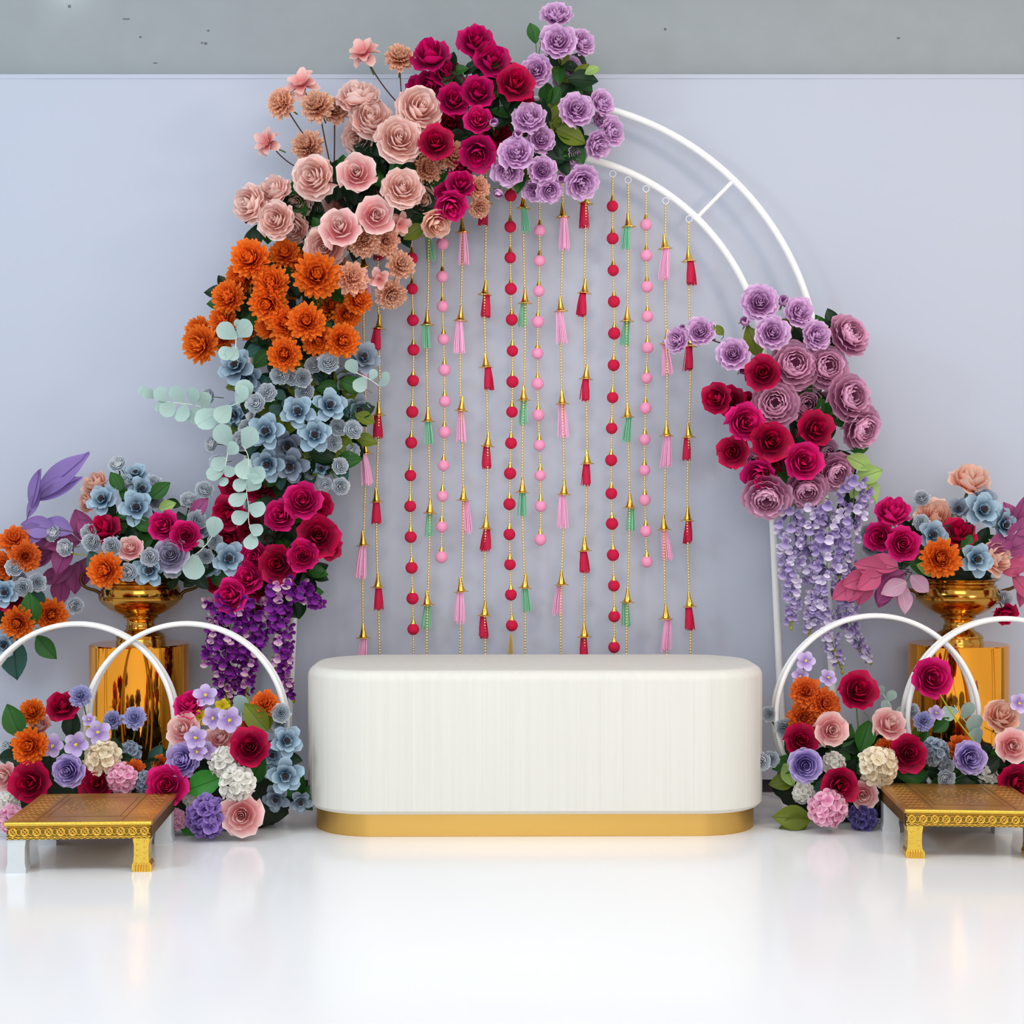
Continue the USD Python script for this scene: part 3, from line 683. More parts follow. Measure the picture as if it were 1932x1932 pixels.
URN_LEFT = '''
ppeach 178 912 52 -6 8 0 @215,1000|alone at the upper left of the left urn
blue 256 893 48 1 9 2|highest in the left urn
blue 268 922 48 4 3 6|second highest in the left urn
blue 257 957 64 1 2 12|largest and lowest of the tall blue stem
blue 192 942 58 -2 4 8|under the lone pale peach rose
ppeach 162 948 36 -7 0 2|thin petals behind the blue bloom, left
ran 220 874 32 -2 6 2 @235,950|topmost over the left urn
ran 236 908 30 0 3 4|just under the topmost one, left urn
ran 290 911 30 4 3 4|right of the tall blue stem
ran 296 944 30 5 0 3|among bright leaves right of the tall blue stem
ran 98 1006 30 -4 3 10|on the purple leaves, upper one
ran 121 1033 32 -3 0 14 @158,1046,stem_lime|on a lime stem over the mauve leaves
ran 166 1003 30 -2 3 12|upper one of the stacked pair by the crimson rose
ran 172 1023 34 -1 1 15|lower one of the stacked pair by the crimson rose
ran 210 1031 34 0 0 17|just above the urn's marigold
ran 282 1051 34 0 0 20|beside the pale grey-lilac rose
ran 241 1080 34 -1 0 20|resting on the left urn's rim
ran 356 942 30 2 5 6 @344,990,stem_green|right of the tall blue stem, on a leafy twig
ran 386 923 32 3 4 6 @365,960|highest on the right side of the left urn
ran 371 981 36 3 2 8|behind the hot pink pair
ran 406 1022 28 4 0 10|touching the arch's red roses
ran 388 1049 28 2 0 12|behind the round pale leaf
ran 324 1076 32 0 -2 16|low on the rim, right of the blue bloom
crim 194 997 62 -2 8 12|goblet-shaped in side view, left urn
hot 308 991 54 0 2 16|left one of the pair in the left urn
hot 350 1010 54 2 1 17|right one of the pair in the left urn
pink 246 1033 46 0 4 15|small, above the rim of the left urn
grey 321 1046 64 1 2 18|above the right end of the left urn's rim
mari 199 1076 62 -2 1 22|spilling over the left urn's handle
blue 281 1076 60 0 -1 18|spilling over the middle of the left urn's rim
blue 432 1054 62 3 1 14|reaching right to the arch's red roses
blue 374 1000 44 3 1 6|in shade behind the hot pink pair
blue 398 1069 40 2 -3 8|in shade behind the right tip
'''
FAR_LEFT = '''
oran 28 1018 54 2 6 10|highest of the left edge bunch
oran 47 1050 56 3 1 14|second down in the left edge bunch
oran 8 1068 52 0 0 10|cut by the left picture edge
mari 34 1175 58 1 0 18|lower round bloom of the left edge bunch
mari 97 1160 56 5 0 10|rightmost of the left edge bunch
ran 27 1069 34 0 2 16|on top of the orange carnations at the left edge
ran 43 1108 34 2 0 16|left one of the pair below the left edge carnations
ran 70 1099 34 4 1 14|right one of the pair below the left edge carnations
ran 36 1092 26 0 2 10|dim, behind the pair at the left edge
ran 142 1143 30 6 0 6 @112,1150,stem_green|sticking out right of the left edge bunch
blue 8 1118 50 1 1 18|cut by the left picture edge, over a crimson rose
crim 22 1130 54 1 0 10|of the left edge bunch, half covered
blue 7 1218 44 1 -2 14|lowest of the left edge bunch
'''
FLOOR_LEFT = '''
mari 61 1343 48 0 5 8|upper left of the left floor flowers
mari 56 1408 68 0 1 20|largest orange one on the left floor
crim 116 1331 62 0 6 10|upright side view, on the left floor flowers
scab 151 1313 42 0 3 12 @165,1360,stem_green|in front of the crossing white hoops
scab 253 1354 44 1 4 10 @250,1400,stem_green|in front of the left gold pedestal
scab 212 1358 36 0 4 8 @215,1400,stem_green|smaller, left of the one before the pedestal
phlox 99 1408 46 0 2 16|bluish, right of the largest marigold
phlox 144 1405 48 0 1 18|pale, left of the cream hydrangea
phlox 185 1382 46 2 3 14|above the cream hydrangea
phlox 168 1358 26 0 4 12|tiny, among lime bracts
yell 176 1369 34 0 2 10|under the tiny phlox, left floor
hyc 192 1432 72 0 1 16|on the left floor, behind the gold stool
pink 74 1368 44 -1 8 6|thin side view under the upper left marigold
ran 10 1414 34 -3 2 8|at the left picture edge, floor flowers
hyb 242 1425 52 1 2 8|pale, below the scabious by the pedestal
pink 6 1466 56 -2 1 18|cut by the left picture edge, behind the stool
crim 56 1477 78 0 2 24|big face at the left corner of the left stool
lav 127 1455 60 0 1 22|behind the left stool
crim 183 1478 68 1 3 20|dark face behind the middle of the left stool
hyp 230 1470 62 1 1 18|pale, behind the right part of the left stool
oran 252 1454 44 0 2 14|small, behind the left stool
hyb 273 1476 44 1 0 16|small, left of the corner hot pink rose
hot 314 1482 76 1 3 24|at the back right corner of the left stool
oran 302 1441 36 0 1 10|half hidden by the large lavender rose
hyp 24 1546 56 -1 0 22|left of the left stool
hyw 17 1514 42 -2 1 18|small, at the left edge by the stool
hot 355 1329 56 -1 7 12|angular side view under the right hoop
phlox 388 1312 46 0 6 12|white, edge-on, topmost by the violet wisteria
yell 376 1353 36 -1 3 12|between the hot pink rose and the phlox pair
yell 419 1333 30 1 3 8|right of the white edge-on phlox
phlox 402 1355 42 0 1 18|left one of the pair above the pale pink rose
phlox 433 1359 50 1 1 19|right one of the pair above the pale pink rose
oran 500 1328 54 1 6 12|under the right hoop of the left pair
oran 473 1365 42 1 1 8|beside the olive leaf, half hidden
pink 345 1376 66 -2 4 16|pleated, left of the phlox trio
pink 415 1391 60 0 7 14|flat side view below the phlox pair
phlox 369 1392 44 0 1 22|upper one of the trio over the lavender rose
phlox 372 1418 36 0 0 22|middle one of the trio over the lavender rose
phlox 390 1417 38 1 -1 20|right one of the trio over the lavender rose
lav 343 1434 66 -2 3 20|largest, right part of the left floor flowers
crim 471 1409 76 1 3 24|big face at right of the left floor flowers
hyw 424 1438 60 0 1 20|upper one, right part of the left floor
hyw 446 1478 70 0 0 24|lower one, above the corner pale pink rose
ran 530 1345 36 1 2 14|behind the end of the right hoop
ran 528 1367 30 1 0 10|under the one at the hoop's end
blue 541 1398 62 4 2 18|top of the blue column beside the bench
blue 514 1425 50 1 1 14|second of the blue column, left side
blue 538 1464 68 2 0 20|large dark-eyed one beside the bench
blue 515 1452 46 -1 0 14|left of the large dark-eyed one by the bench
slate 520 1508 52 0 -2 12|bottom of the blue column, left one
slate 567 1514 46 3 -3 12|bottom of the blue column, touching the bench
hyv 391 1541 82 0 0 24|resting on the floor right of the left stool
pink 456 1538 82 1 1 26|big face on the floor, nearest the bench
hyw 364 1504 44 -1 0 14|dim, above the purple hydrangea
hyp 331 1548 44 0 -1 18|sliver behind the left stool's silver leg
'''
URN_RIGHT = '''
ppeach 1832 904 72 2 14 0 @1825,1000,stem_green|highest over the right urn, seen from below
ran 1739 939 30 -3 4 2 @1757,985,stem_green|alone on a stem over the right urn
hot 1685 964 62 -1 9 10|edge-on, topmost at left of the right urn
hot 1660 1012 54 -4 1 12|left one of the lower pair, right urn
hot 1704 1026 60 -1 1 18|right one of the lower pair, right urn
ppeach 1764 974 72 -2 7 4|wide, behind the grey-blue ranunculus, right urn
ran 1739 986 30 -1 1 12|in front of the wide peach rose
blue 1761 1009 56 0 1 16|above the right urn's marigold
crim 1809 1005 62 0 7 12|goblet-shaped side view in the right urn
blue 1856 962 66 0 2 12|largest, under the highest peach rose
blue 1896 990 58 3 1 12|right of the largest one, right urn
slate 1857 942 50 1 5 4|behind the highest peach rose's stem
slate 1808 960 46 -2 3 4|left of the highest peach rose's stem
mari 1775 1054 70 -1 1 22|on the rim of the right urn
blue 1843 1055 62 0 0 20|dark-eyed, on the rim of the right urn
ppeach 1882 1051 64 6 1 14|folded, right on the right urn's rim
ran 1637 1005 32 -4 1 8|left end of the right urn's flowers
ran 1641 1036 30 -4 -1 6|shaded, under the left end one
slate 1660 1050 34 -2 -2 6|shaded, below the hot pink pair
crim 1897 1161 46 1 -8 6|hanging upside down by the right hoop
ran 1897 1128 26 1 2 6|above the hanging crimson rose
lilac 1919 1010 50 4 2 8|mauve, at the right picture edge
lilac 1922 975 44 4 5 6|mauve, topmost at the right picture edge
'''
FLOOR_RIGHT = '''
phlox 1520 1247 38 0 3 8 @1508,1300,stem_green|highest inside the right pair of hoops
phlox 1510 1276 32 -4 2 8|purple, below the highest phlox at right
phlox 1563 1279 34 0 5 8 @1555,1320|edge-on above the orange carnations, right
oran 1520 1305 60 -2 4 12|top one of the three inside the hoop
oran 1556 1328 60 2 2 14|middle one of the three inside the hoop
oran 1516 1354 60 -1 0 12|lowest of the three inside the hoop
crim 1620 1302 76 0 4 16 @1622,1390,stem_green|standing tall between the two right hoops
crim 1511 1397 64 -1 3 18|under the three orange carnations
pink 1569 1377 64 0 1 20|right of the lowest orange carnation, right floor
pink 1679 1365 66 1 6 14|side view beside the second right hoop
hot 1760 1279 74 -1 2 18 @1848,1410,stem_lime|leaning on a lime stem before the pedestal
lav 1520 1444 64 -1 1 22|next to the bench, right floor
crim 1586 1482 70 0 1 24|above the pink hydrangea, right floor
hyc 1658 1444 76 0 1 20|behind the right stool's back left corner
pink 1629 1500 56 -2 0 20|folded, left of the right stool
hyp 1563 1525 76 0 0 24|resting on the floor near the bench
hyn 1629 1542 56 0 -1 18|on the floor by the right stool's leg
hyw 1516 1496 44 -2 0 14|small, under the lavender rose by the bench
oran 1674 1414 48 0 1 14|half hidden, behind the right stool
crim 1714 1421 72 -1 2 20|twin-centred, behind the right stool
hyb 1764 1419 54 0 1 16|right of the twin-centred crimson rose
ran 1786 1447 30 0 0 16|upper one behind the right stool
ran 1786 1469 34 0 0 18|lower one behind the right stool
lav 1831 1430 62 0 1 22|behind the middle of the right stool
oran 1812 1410 48 -1 3 12|behind the right lavender rose
pink 1911 1407 64 -1 2 20|at the right picture edge, above the stool
ppeach 1890 1350 66 0 7 12|lying flat, right of the gold pedestal
phlox 1923 1327 38 0 1 14|at the right picture edge, pale
crim 1922 1477 74 0 1 22|cut by the right picture edge, beyond the stool
ran 1451 1347 30 -3 1 6 @1475,1380,stem_green|left outside the right hoop, upper one
ran 1435 1437 36 -3 0 16|touching the bench's right side
ran 1455 1433 32 -1 1 14|right behind the one touching the bench
ran 1480 1374 36 -2 0 8|inside the right hoop's left edge
ran 1721 1341 28 0 2 8|small, beside the second right hoop
scab 1743 1361 38 0 2 12|grey, in front of the right pedestal
phlox 1766 1345 30 0 3 10|violet, in front of the right pedestal
hyw 1574 1440 46 0 1 14|pale, between the lavender and cream heads
hyw 1862 1465 44 0 0 12|behind the right end of the right stool
'''
SETS = ((ARCH_TOP, 5.10, 'flowers on the arch'), (ARCH_DEEP, 5.10, 'flowers on the arch'), (ARCH_LILAC, 5.10, 'flowers on the arch'), (ARCH_ORANGE, 5.10, 'flowers on the arch'), (ARCH_BLUE, 5.10, 'flowers on the arch'),
 (ARCH_RED, 5.10, 'flowers on the arch'), (ARCH_RIGHT, 5.10, 'flowers on the arch'), (URN_LEFT, 5.05, 'flowers in the left urn'), (FAR_LEFT, 5.02, 'flowers at the left edge'), (FLOOR_LEFT, 4.76, 'flowers on the floor at left'),
 (URN_RIGHT, 5.05, 'flowers in the right urn'), (FLOOR_RIGHT, 4.85, 'flowers on the floor at right'))
for text, D0, grp in SETS:
    for line in text.strip().splitlines():
        a, ph = line.split('|'); w = a.split(); st = None
        if w[-1][0] == '@': q = w.pop()[1:].split(','); st = (float(q[0]), float(q[1]), *q[2:])
        k, px, py, sz, tx, ty, dz = w[0], *map(float, w[1:7])
        flower(k, px, py, sz, tx/10, ty/10, D0-dz/100, FK[k][2]+', '+ph, grp, st)

# ------------------------------------------------------------------ single leaves and leafy sprigs
def leaf_geo(shape, rng):
    if shape == 'round': ps = [dir_petal(PI/2, 0, 1, .46, .12, .12, rng=rng, nu=7, nv=7)]
    elif shape == 'feather': ps = [dir_petal(PI/2, 0, 1, .17, .1, .5, .03, 1, rng, nu=7, nv=14, nfr=2)]
    else: ps = [dir_petal(PI/2, 0, 1, .33, -.14, .4, .015, 1, rng, nu=7, nv=8)]
    return join(ps)
def leaf_parts(parent, mat, shape, base, tip, lift, rng, name='leaf'):
    """One blade from base to tip, turned towards the viewer, with its midrib."""
    d = np.array(tip)-np.array(base); L = np.linalg.norm(d); x = d/L
    z = np.array([0, -1.0, 0]) + lift*np.array([rng.uniform(-1, 1), 0, rng.uniform(0, 1)]); z -= x*np.dot(x, z); z /= np.linalg.norm(z); y = np.cross(z, x)
    v, f, r = leaf_geo(shape, rng)
    T = lambda q: np.array(base)+L*(q[:, :1]*x+q[:, 1:2]*y+q[:, 2:]*z)
    p = part(parent, name, (T(v), f), M(mat), True, rim=np.clip(.3+r*.6, 0, 1))
    if L > 0.035:
        n = {'round': 7, 'feather': 7}.get(shape, 7); mid = v[n//2::n]
        part(p, 'midrib', tube(T(mid*[1, 1, 1]+[0, 0, .012]), L*0.008, 4), M('stem_pale' if mat in ('leaf_euc', 'leaf_pale') else mat), True)
rl = random.Random(5)
LEAVES = '''
leaf_green 1011 82 40 105 14 5.10|slim green leaf standing left of the topmost lilac roses
leaf_olive 1020 86 26 50 12 5.10|short olive leaf by the topmost lilac roses
leaf_dark 1072 150 56 -2 10 5.10|big dark green leaf right of the back-turned lilac rose
leaf_lime 1104 140 30 25 12 5.10|little lime leaf tip above the big dark leaf
leaf_olive 1050 245 60 -25 12 5.10|olive leaf inside the lilac spray of the arch
leaf_dark 1060 262 44 -50 10 5.10|dark leaf under the round lilac face
leaf_dark 480 470 50 80 8 5.10|dark leaf tip above the top left marigold
leaf_dark 500 440 46 200 6 5.10|dark leaf between the blush roses and marigolds
leaf_green 520 505 44 -5 6 5.10|green leaf under the second marigold
leaf_green 700 330 36 -40 12 5.10|yellow-green leaf right of the flat open pink rose
leaf_dark 640 360 46 -60 6 5.10|dark leaf under the flat open pink rose
leaf_olive 800 425 46 215 10 5.10|olive leaf above the green-tasselled left strand
leaf_green 472 585 40 250 8 5.10|green leaf beside the alone-standing marigold
leaf_teal 500 655 42 200 8 5.10|teal leaf left of the lowest marigold
leaf_green 690 735 50 160 12 5.10|olive leaf crossing the leftmost bead strand
leaf_olive 1468 640 50 60 10 5.10|brown-olive leaf between the right lilac faces
leaf_olive 1365 632 26 135 14 5.10|small leaf on the lilac twig at right
leaf_olive 1432 672 60 112 14 5.10|olive leaf left of the right open lilac face
leaf_dark 1575 620 40 110 10 5.10|dark leaf behind the highest mauve peony
leaf_dark 1580 850 60 -60 10 5.10|dark green leaf under the spiky peony
leaf_dark 1600 930 70 -95 10 5.10|dark green leaf hanging in the pale wisteria
leaf_lime 1598 862 52 -25 14 5.10|pale lime leaf, upper one right of the arch
leaf_lime 1612 905 56 20 14 5.10|pale lime leaf, middle one right of the arch
leaf_lime 1625 900 56 -58 14 5.10|pale lime leaf, lower one right of the arch
leaf_lime 1618 898 44 -105 13 5.10|pale lime leaf pointing down right of the arch
leaf_green 1605 850 34 10 13 5.10|short lime-green leaf over the upper pale leaf
leaf_dark 530 1130 46 -50 10 5.10|dark leaf between the red roses and the side wisteria
leaf_green 395 1085 60 -10 10 5.10|green leaf left of the lowest hot pink rose on the arch
leaf_teal 170 1040 56 -60 14 5.05|broad teal leaf left of the urn's marigold
leaf_green 290 1000 44 150 12 5.05|green leaf left of the urn's hot pink pair
leaf_green 285 940 46 40 8 5.05|bright leaf beside the tall blue stem
leaf_lime 300 960 34 20 10 5.05|pale leaf beside the tall blue stem
leaf_green 230 925 40 120 6 5.05|green leaf left of the tall blue stem
leaf_dark 340 955 30 160 8 5.05|dark little leaf on the ranunculus twig
leaf_mauve 362 975 46 50 6 5.05|plum leaf right of the ranunculus twig
leaf_green 62 1180 62 95 16 5.02|olive-green leaf between two marigolds at the left edge
leaf_green 70 1200 56 -50 14 5.02|pointed green leaf hanging behind the left hoop
leaf_teal 25 1200 82 -85 8 5.02|large teal leaf hanging at the left edge
leaf_teal 60 1110 46 -60 8 5.02|teal leaf under the left edge ranunculus pair
leaf_green 40 1390 66 112 16 4.78|long green leaf at the left edge of the floor flowers
leaf_green 44 1375 40 -30 10 4.78|short green leaf under the upper left floor marigold
leaf_dark 136 1395 56 88 10 4.78|dark green leaf beside the left hoop's foot
leaf_dark 20 1440 50 20 8 4.78|dark leaf under the largest floor marigold
leaf_teal 285 1440 40 60 10 4.78|teal leaf behind the left stool
leaf_green 300 1410 50 -60 8 4.78|green leaf under the left pedestal
leaf_bright 420 1465 76 200 22 4.78|broad bright green leaf left of the white hydrangeas
leaf_green 468 1480 62 60 18 4.78|green leaf right of the upper white hydrangea
leaf_bright 385 1572 56 150 18 4.78|bright green leaf lying on the floor by the purple hydrangea
leaf_olive 505 1378 66 130 16 4.78|olive leaf under the right floor carnation
leaf_olive 508 1375 44 110 14 4.78|pale olive leaf beside the olive leaf
leaf_dark 535 1428 36 -10 12 4.78|slim dark leaf pointing at the bench
leaf_green 1640 1360 60 -108 16 4.88|green leaf under the tall crimson rose
leaf_dark 1650 1385 50 -60 10 4.88|dark leaf beneath the tall crimson rose
leaf_dark 1625 1400 60 -85 8 4.88|dark leaf right of the round pink rose
leaf_green 1690 1460 60 0 16 4.88|green leaf behind the back of the right stool
leaf_teal 1575 1468 50 215 18 4.88|teal leaf left of the floor crimson rose
leaf_dark 1560 1455 46 20 12 4.88|dark leaf above the teal leaf at right
leaf_dark 1638 1480 50 -70 18 4.88|dark leaf at the right stool's back corner
leaf_olive 1530 1545 72 175 20 4.88|long olive leaf lying on the floor toward the bench
leaf_olive 1525 1548 56 195 20 4.88|shorter olive leaf lying on the floor by the pink hydrangea
leaf_lime 1480 1440 46 -70 14 4.88|pale leaf under the ranunculus touching the bench
leaf_olive 1500 1470 50 190 12 4.88|dark olive leaf left of the bench-side lavender rose
leaf_green 1715 1062 52 -15 16 5.05|green leaf under the right urn's hot pink pair
leaf_lime 1730 1066 46 -20 18 5.05|lime leaf left of the right urn's marigold
leaf_green 1815 1040 36 60 14 5.05|green leaf right of the right urn's marigold
leaf_green 1760 1380 40 40 12 4.88|lime-green leaf in front of the right pedestal
leaf_olive 1725 1410 50 70 10 4.88|olive leaf behind the twin-centred crimson rose
leaf_green 1880 1385 46 -40 10 4.88|olive leaf under the flat-lying peach rose
'''
for line in LEAVES.strip().splitlines():
    a, lab = line.split('|'); w = a.split(); mat, (px, py, L, ang, dz, D0) = w[0], map(float, w[1:])
    D = D0-dz/100; b = W(px, py, D); a_ = math.radians(ang); e = b+np.array([math.cos(a_), -.12, math.sin(a_)])*L*D/F
    t = thing('leaf', lab, 'leaf', b, group='single leaves among the flowers')
    leaf_parts(t, mat, 'rose', (0, 0, 0), e-b, .35, rl, 'blade')
    part(t, 'leaf_stalk', tube([(0, 0, 0), (e-b)*-.12+[0, .03, 0], (e-b)*-.15+[0, .09, 0]], .0012, 5), M('stem_green'), True)

SPRIGS = [ # material, shape, stem in photo pixels, D, leaves (fraction along, length, angle), label
 ('leaf_euc', 'round', [(415, 800), (385, 770), (330, 760), (282, 742)], 4.94, [(.12, 46, 240), (.25, 44, 95), (.33, 48, 250), (.42, 46, 75), (.5, 50, 262), (.58, 48, 110), (.66, 46, 230), (.72, 44, 130), (.82, 40, 280), (.9, 34, 150), (1, 30, 160)], 'pale eucalyptus sprig stretching left over the wall beside the blue flowers'),
 ('leaf_euc', 'round', [(448, 680), (446, 655), (450, 620)], 4.86, [(.3, 46, 200), (.45, 40, 250), (.7, 56, 145), (.78, 54, 32), (1, 24, 95)], 'pale eucalyptus tip rising in front of the left marigolds'),
 ('leaf_euc', 'round', [(436, 840), (428, 870), (420, 895), (414, 902)], 4.86, [(.0, 62, 125), (.25, 40, 40), (.4, 46, 215), (.6, 36, -50), (.8, 44, 195), (1, 30, -40)], 'pale eucalyptus sprig ending at the left above the crimson roses'),
 ('leaf_euc', 'round', [(455, 838), (470, 880), (466, 920), (470, 960), (470, 985), (480, 1005)], 4.84, [(.05, 60, 60), (.18, 56, 250), (.3, 54, -25), (.38, 44, 225), (.52, 54, 45), (.58, 50, 215), (.7, 50, -20), (.8, 46, 200), (.92, 40, -30), (1, 46, 255)], 'long pale eucalyptus sprig trailing down over the crimson roses'),
 ('leaf_euc', 'round', [(660, 700), (690, 712), (715, 728)], 4.95, [(.2, 40, 120), (.5, 44, 235), (.7, 30, 60), (1, 42, 40)], 'pale eucalyptus tip crossing the two leftmost bead strands'),
 ('leaf_euc', 'round', [(470, 755), (440, 765), (415, 775)], 4.90, [(.1, 56, 100), (.4, 52, 60), (.6, 54, 230), (1, 70, 215)], 'grey-green eucalyptus sprig left of the white-rimmed ranunculus'),
 ('leaf_teal', 'round', [(560, 745), (545, 752), (530, 765)], 4.98, [(.1, 34, 60), (.3, 36, 250), (.6, 34, 140), (1, 34, 220), (.8, 32, -30)], 'dark teal leaf tuft among the ranunculus at the arch middle'),
 ('leaf_euc', 'round', [(402, 1008), (390, 1028), (368, 1046)], 4.90, [(.1, 54, 75), (.55, 24, 130), (1, 66, 266)], 'round pale eucalyptus leaves right of the grey-lilac rose'),
 ('leaf_euc', 'round', [(1848, 1430), (1838, 1390), (1812, 1350), (1800, 1330)], 4.78, [(.2, 50, 110), (.45, 54, 95), (.75, 48, 70), (.9, 46, 200)], 'pale eucalyptus sprig in front of the right pedestal'),
 ('leaf_euc', 'round', [(1690, 1370), (1680, 1335), (1666, 1310)], 4.84, [(.3, 36, 30), (.5, 34, 150), (.8, 32, 60), (1, 28, 120)], 'thin grey-green sprig left of the second right hoop'),
 ('leaf_euc', 'round', [(455, 1345), (460, 1360)], 4.66, [(0, 50, 85), (.7, 36, 20)], 'single pale round leaf pair behind the phlox pair'),
 ('leaf_mauve', 'rose', [(200, 1030), (150, 1022), (115, 1030), (95, 1045)], 5.02, [(.1, 60, 130), (.3, 66, 110), (.45, 60, 185), (.55, 64, 245), (.7, 62, 165), (.85, 56, 215), (1, 52, 190)], 'mauve leaf branch reaching left from the left urn'),
 ('leaf_mauve', 'rose', [(190, 1045), (150, 1060), (120, 1085)], 5.12, [(.2, 56, 255), (.5, 60, 262), (.7, 44, 225), (.9, 48, 200), (1, 58, 262)], 'mauve leaf branch drooping beside the left urn handle'),
 ('leaf_purple', 'feather', [(45, 1000), (58, 965), (66, 940)], 4.96, [(.4, 60, 62), (.7, 80, 66), (1, 140, 36), (.95, 105, 22)], 'tall lilac-purple feathery leaf at far left'),
 ('leaf_purple', 'rose', [(160, 1010), (110, 1000), (60, 1005)], 4.97, [(.2, 60, 160), (.5, 64, 170), (.7, 58, 195), (.9, 60, 240), (1, 54, 215)], 'violet leaf branch behind the left edge marigolds'),
 ('leaf_rose', 'rose', [(1700, 1070), (1670, 1075), (1640, 1085), (1622, 1095)], 4.88, [(.1, 60, 165), (.35, 62, 170), (.5, 54, 215), (.7, 60, 200), (.82, 56, 255), (.92, 52, 235), (1, 62, 215)], 'rosy red leaf branch reaching left from the right urn'),
 ('leaf_mauve', 'rose', [(1715, 1075), (1700, 1085), (1675, 1100)], 4.90, [(.2, 52, 200), (.5, 50, 215), (.8, 52, 235), (1, 50, 250)], 'plum leaf branch under the right urn hot pink pair'),
 ('leaf_pale', 'rose', [(1720, 1080), (1710, 1095), (1700, 1108)], 4.87, [(.2, 48, -40), (.6, 52, 205), (.8, 46, 262), (1, 50, -80)], 'pale pink leaf cluster hanging left of the right urn'),
 ('leaf_mauve', 'rose', [(1890, 1050), (1905, 1020), (1915, 985)], 4.94, [(.1, 52, 20), (.3, 58, 60), (.5, 54, 200), (.7, 52, 30), (.9, 48, 110), (1, 50, 70)], 'mauve leaf branch at the right of the right urn'),
 ('leaf_rose', 'rose', [(1880, 1075), (1905, 1085), (1925, 1100)], 4.93, [(.1, 46, 10), (.4, 52, 40), (.6, 56, -50), (.9, 50, -80), (1, 50, -20)], 'rose-coloured leaf branch drooping right of the right urn')]
for mat, shp, st, D, lv, lab in SPRIGS:
    pts = np.array([W(x, y, D) for x, y in st]); cur = spline(pts, 24); o = cur[0]; r_ = random.Random(len(lab)*3+st[0][0])
    cur[:, 1] += np.sin(np.linspace(0, 3, 24))*-.012
    t = thing('leaf_sprig', lab, 'leaf sprig', o, group='leaf sprigs')
    part(t, 'stem', tube(np.vstack([[[0, .07, 0]], cur-o]), .0016, 6), M('stem_pale' if mat == 'leaf_euc' else 'stem_brown'), True)
    for fr, L, ang in lv:
        L *= .72 if shp == 'round' else 1.0
        b = cur[int(round(fr*23))]-o; a_ = math.radians(ang); d = np.array([math.cos(a_), r_.uniform(-.45, .1), math.sin(a_)])*L*D/F
        leaf_parts(t, mat, shp, b, b+d, .45, r_)
# dark leaf sprigs filling the gaps behind the flowers
def filler(px, py, D, rad, n, label, group, seed, mats=('leaf_dark', 'leaf_green', 'leaf_dark')):
    r_ = random.Random(seed); b = W(px, py, D); t = thing('foliage_sprig', label, 'leaf sprig', b, group=group)
    part(t, 'stem', tube([(0, .08, 0), (0, .02, 0), (0, -.01, .004)], .0018, 5), M('stem_green'), True)
    a0 = r_.uniform(0, 6)
    for i in range(n):
        a = a0+i*2*PI/n+r_.uniform(-.3, .3); L = rad*r_.uniform(.8, 1.2)*D/F
        leaf_parts(t, r_.choice(mats), 'rose', (0, -.004*i, 0), (math.cos(a)*L, r_.uniform(-.4, .1)*L, math.sin(a)*L), .6, r_)
def fill(region, pts, D, n, rad, spread, seed, mats=('leaf_dark', 'leaf_green', 'leaf_dark')):
    r_ = random.Random(seed); c = spline(np.array([(x, y, 0) for x, y in pts], float), 200)
    for i in range(n):
        q = c[int((i+.5)/n*199)]
        x, y = q[0]+r_.uniform(-spread, spread), q[1]+r_.uniform(-spread, spread)
        near = next(l for _, l in sorted((math.hypot(a-x, b-y), l) for a, b, l in PLACED) if l not in NEAR and len(l.split()) <= 12); NEAR.add(near)
        filler(x, y, D-r_.uniform(0, .05), rad, 5, f'leaf sprig behind the {near}', f'leaf sprigs behind the {region}', seed*100+i, mats)
fill('blush roses on the arch', [(520, 400), (600, 360), (690, 330), (760, 260), (800, 350), (700, 430), (600, 440)], 5.05, 26, 46, 24, 1)
fill('magenta roses on the arch', [(830, 170), (900, 130), (950, 190), (900, 260), (860, 330)], 5.04, 10, 42, 18, 2)
fill('lilac roses on the arch', [(1040, 110), (1060, 180), (1020, 230), (1080, 260), (1040, 310), (980, 310)], 5.04, 10, 40, 16, 3, ('leaf_dark', 'leaf_olive', 'leaf_green'))
fill('marigolds on the arch', [(440, 600), (480, 540), (560, 530), (630, 570), (590, 620), (500, 640)], 5.05, 26, 44, 22, 4)
fill('blue flowers on the arch', [(460, 700), (540, 740), (620, 740), (650, 800), (560, 820), (480, 830), (560, 880), (620, 870)], 5.05, 30, 44, 24, 5, ('leaf_teal', 'leaf_dark', 'leaf_green', 'leaf_olive'))
fill('red roses on the arch', [(460, 950), (560, 990), (500, 1040), (560, 1080), (460, 1110)], 5.05, 14, 44, 20, 6)
fill('mauve peonies on the arch', [(1450, 650), (1540, 680), (1480, 760), (1570, 790), (1500, 850), (1450, 900), (1560, 900)], 5.04, 14, 44, 16, 8)
fill('left urn flowers', [(190, 1020), (250, 980), (250, 1030), (320, 1010), (370, 1035), (220, 1030)], 5.02, 14, 40, 14, 9)
fill('left floor flowers', [(30, 1420), (100, 1440), (180, 1450), (270, 1470), (350, 1460), (430, 1440), (500, 1450), (400, 1500), (500, 1490), (350, 1520)], 4.70, 22, 46, 20, 10)
fill('right urn flowers', [(1700, 1030), (1740, 1020), (1800, 1030), (1870, 1010)], 5.0, 9, 40, 14, 12)
fill('right floor flowers', [(1500, 1430), (1560, 1420), (1640, 1420), (1720, 1430), (1800, 1440), (1900, 1440), (1560, 1490), (1640, 1500)], 4.78, 20, 46, 18, 13)

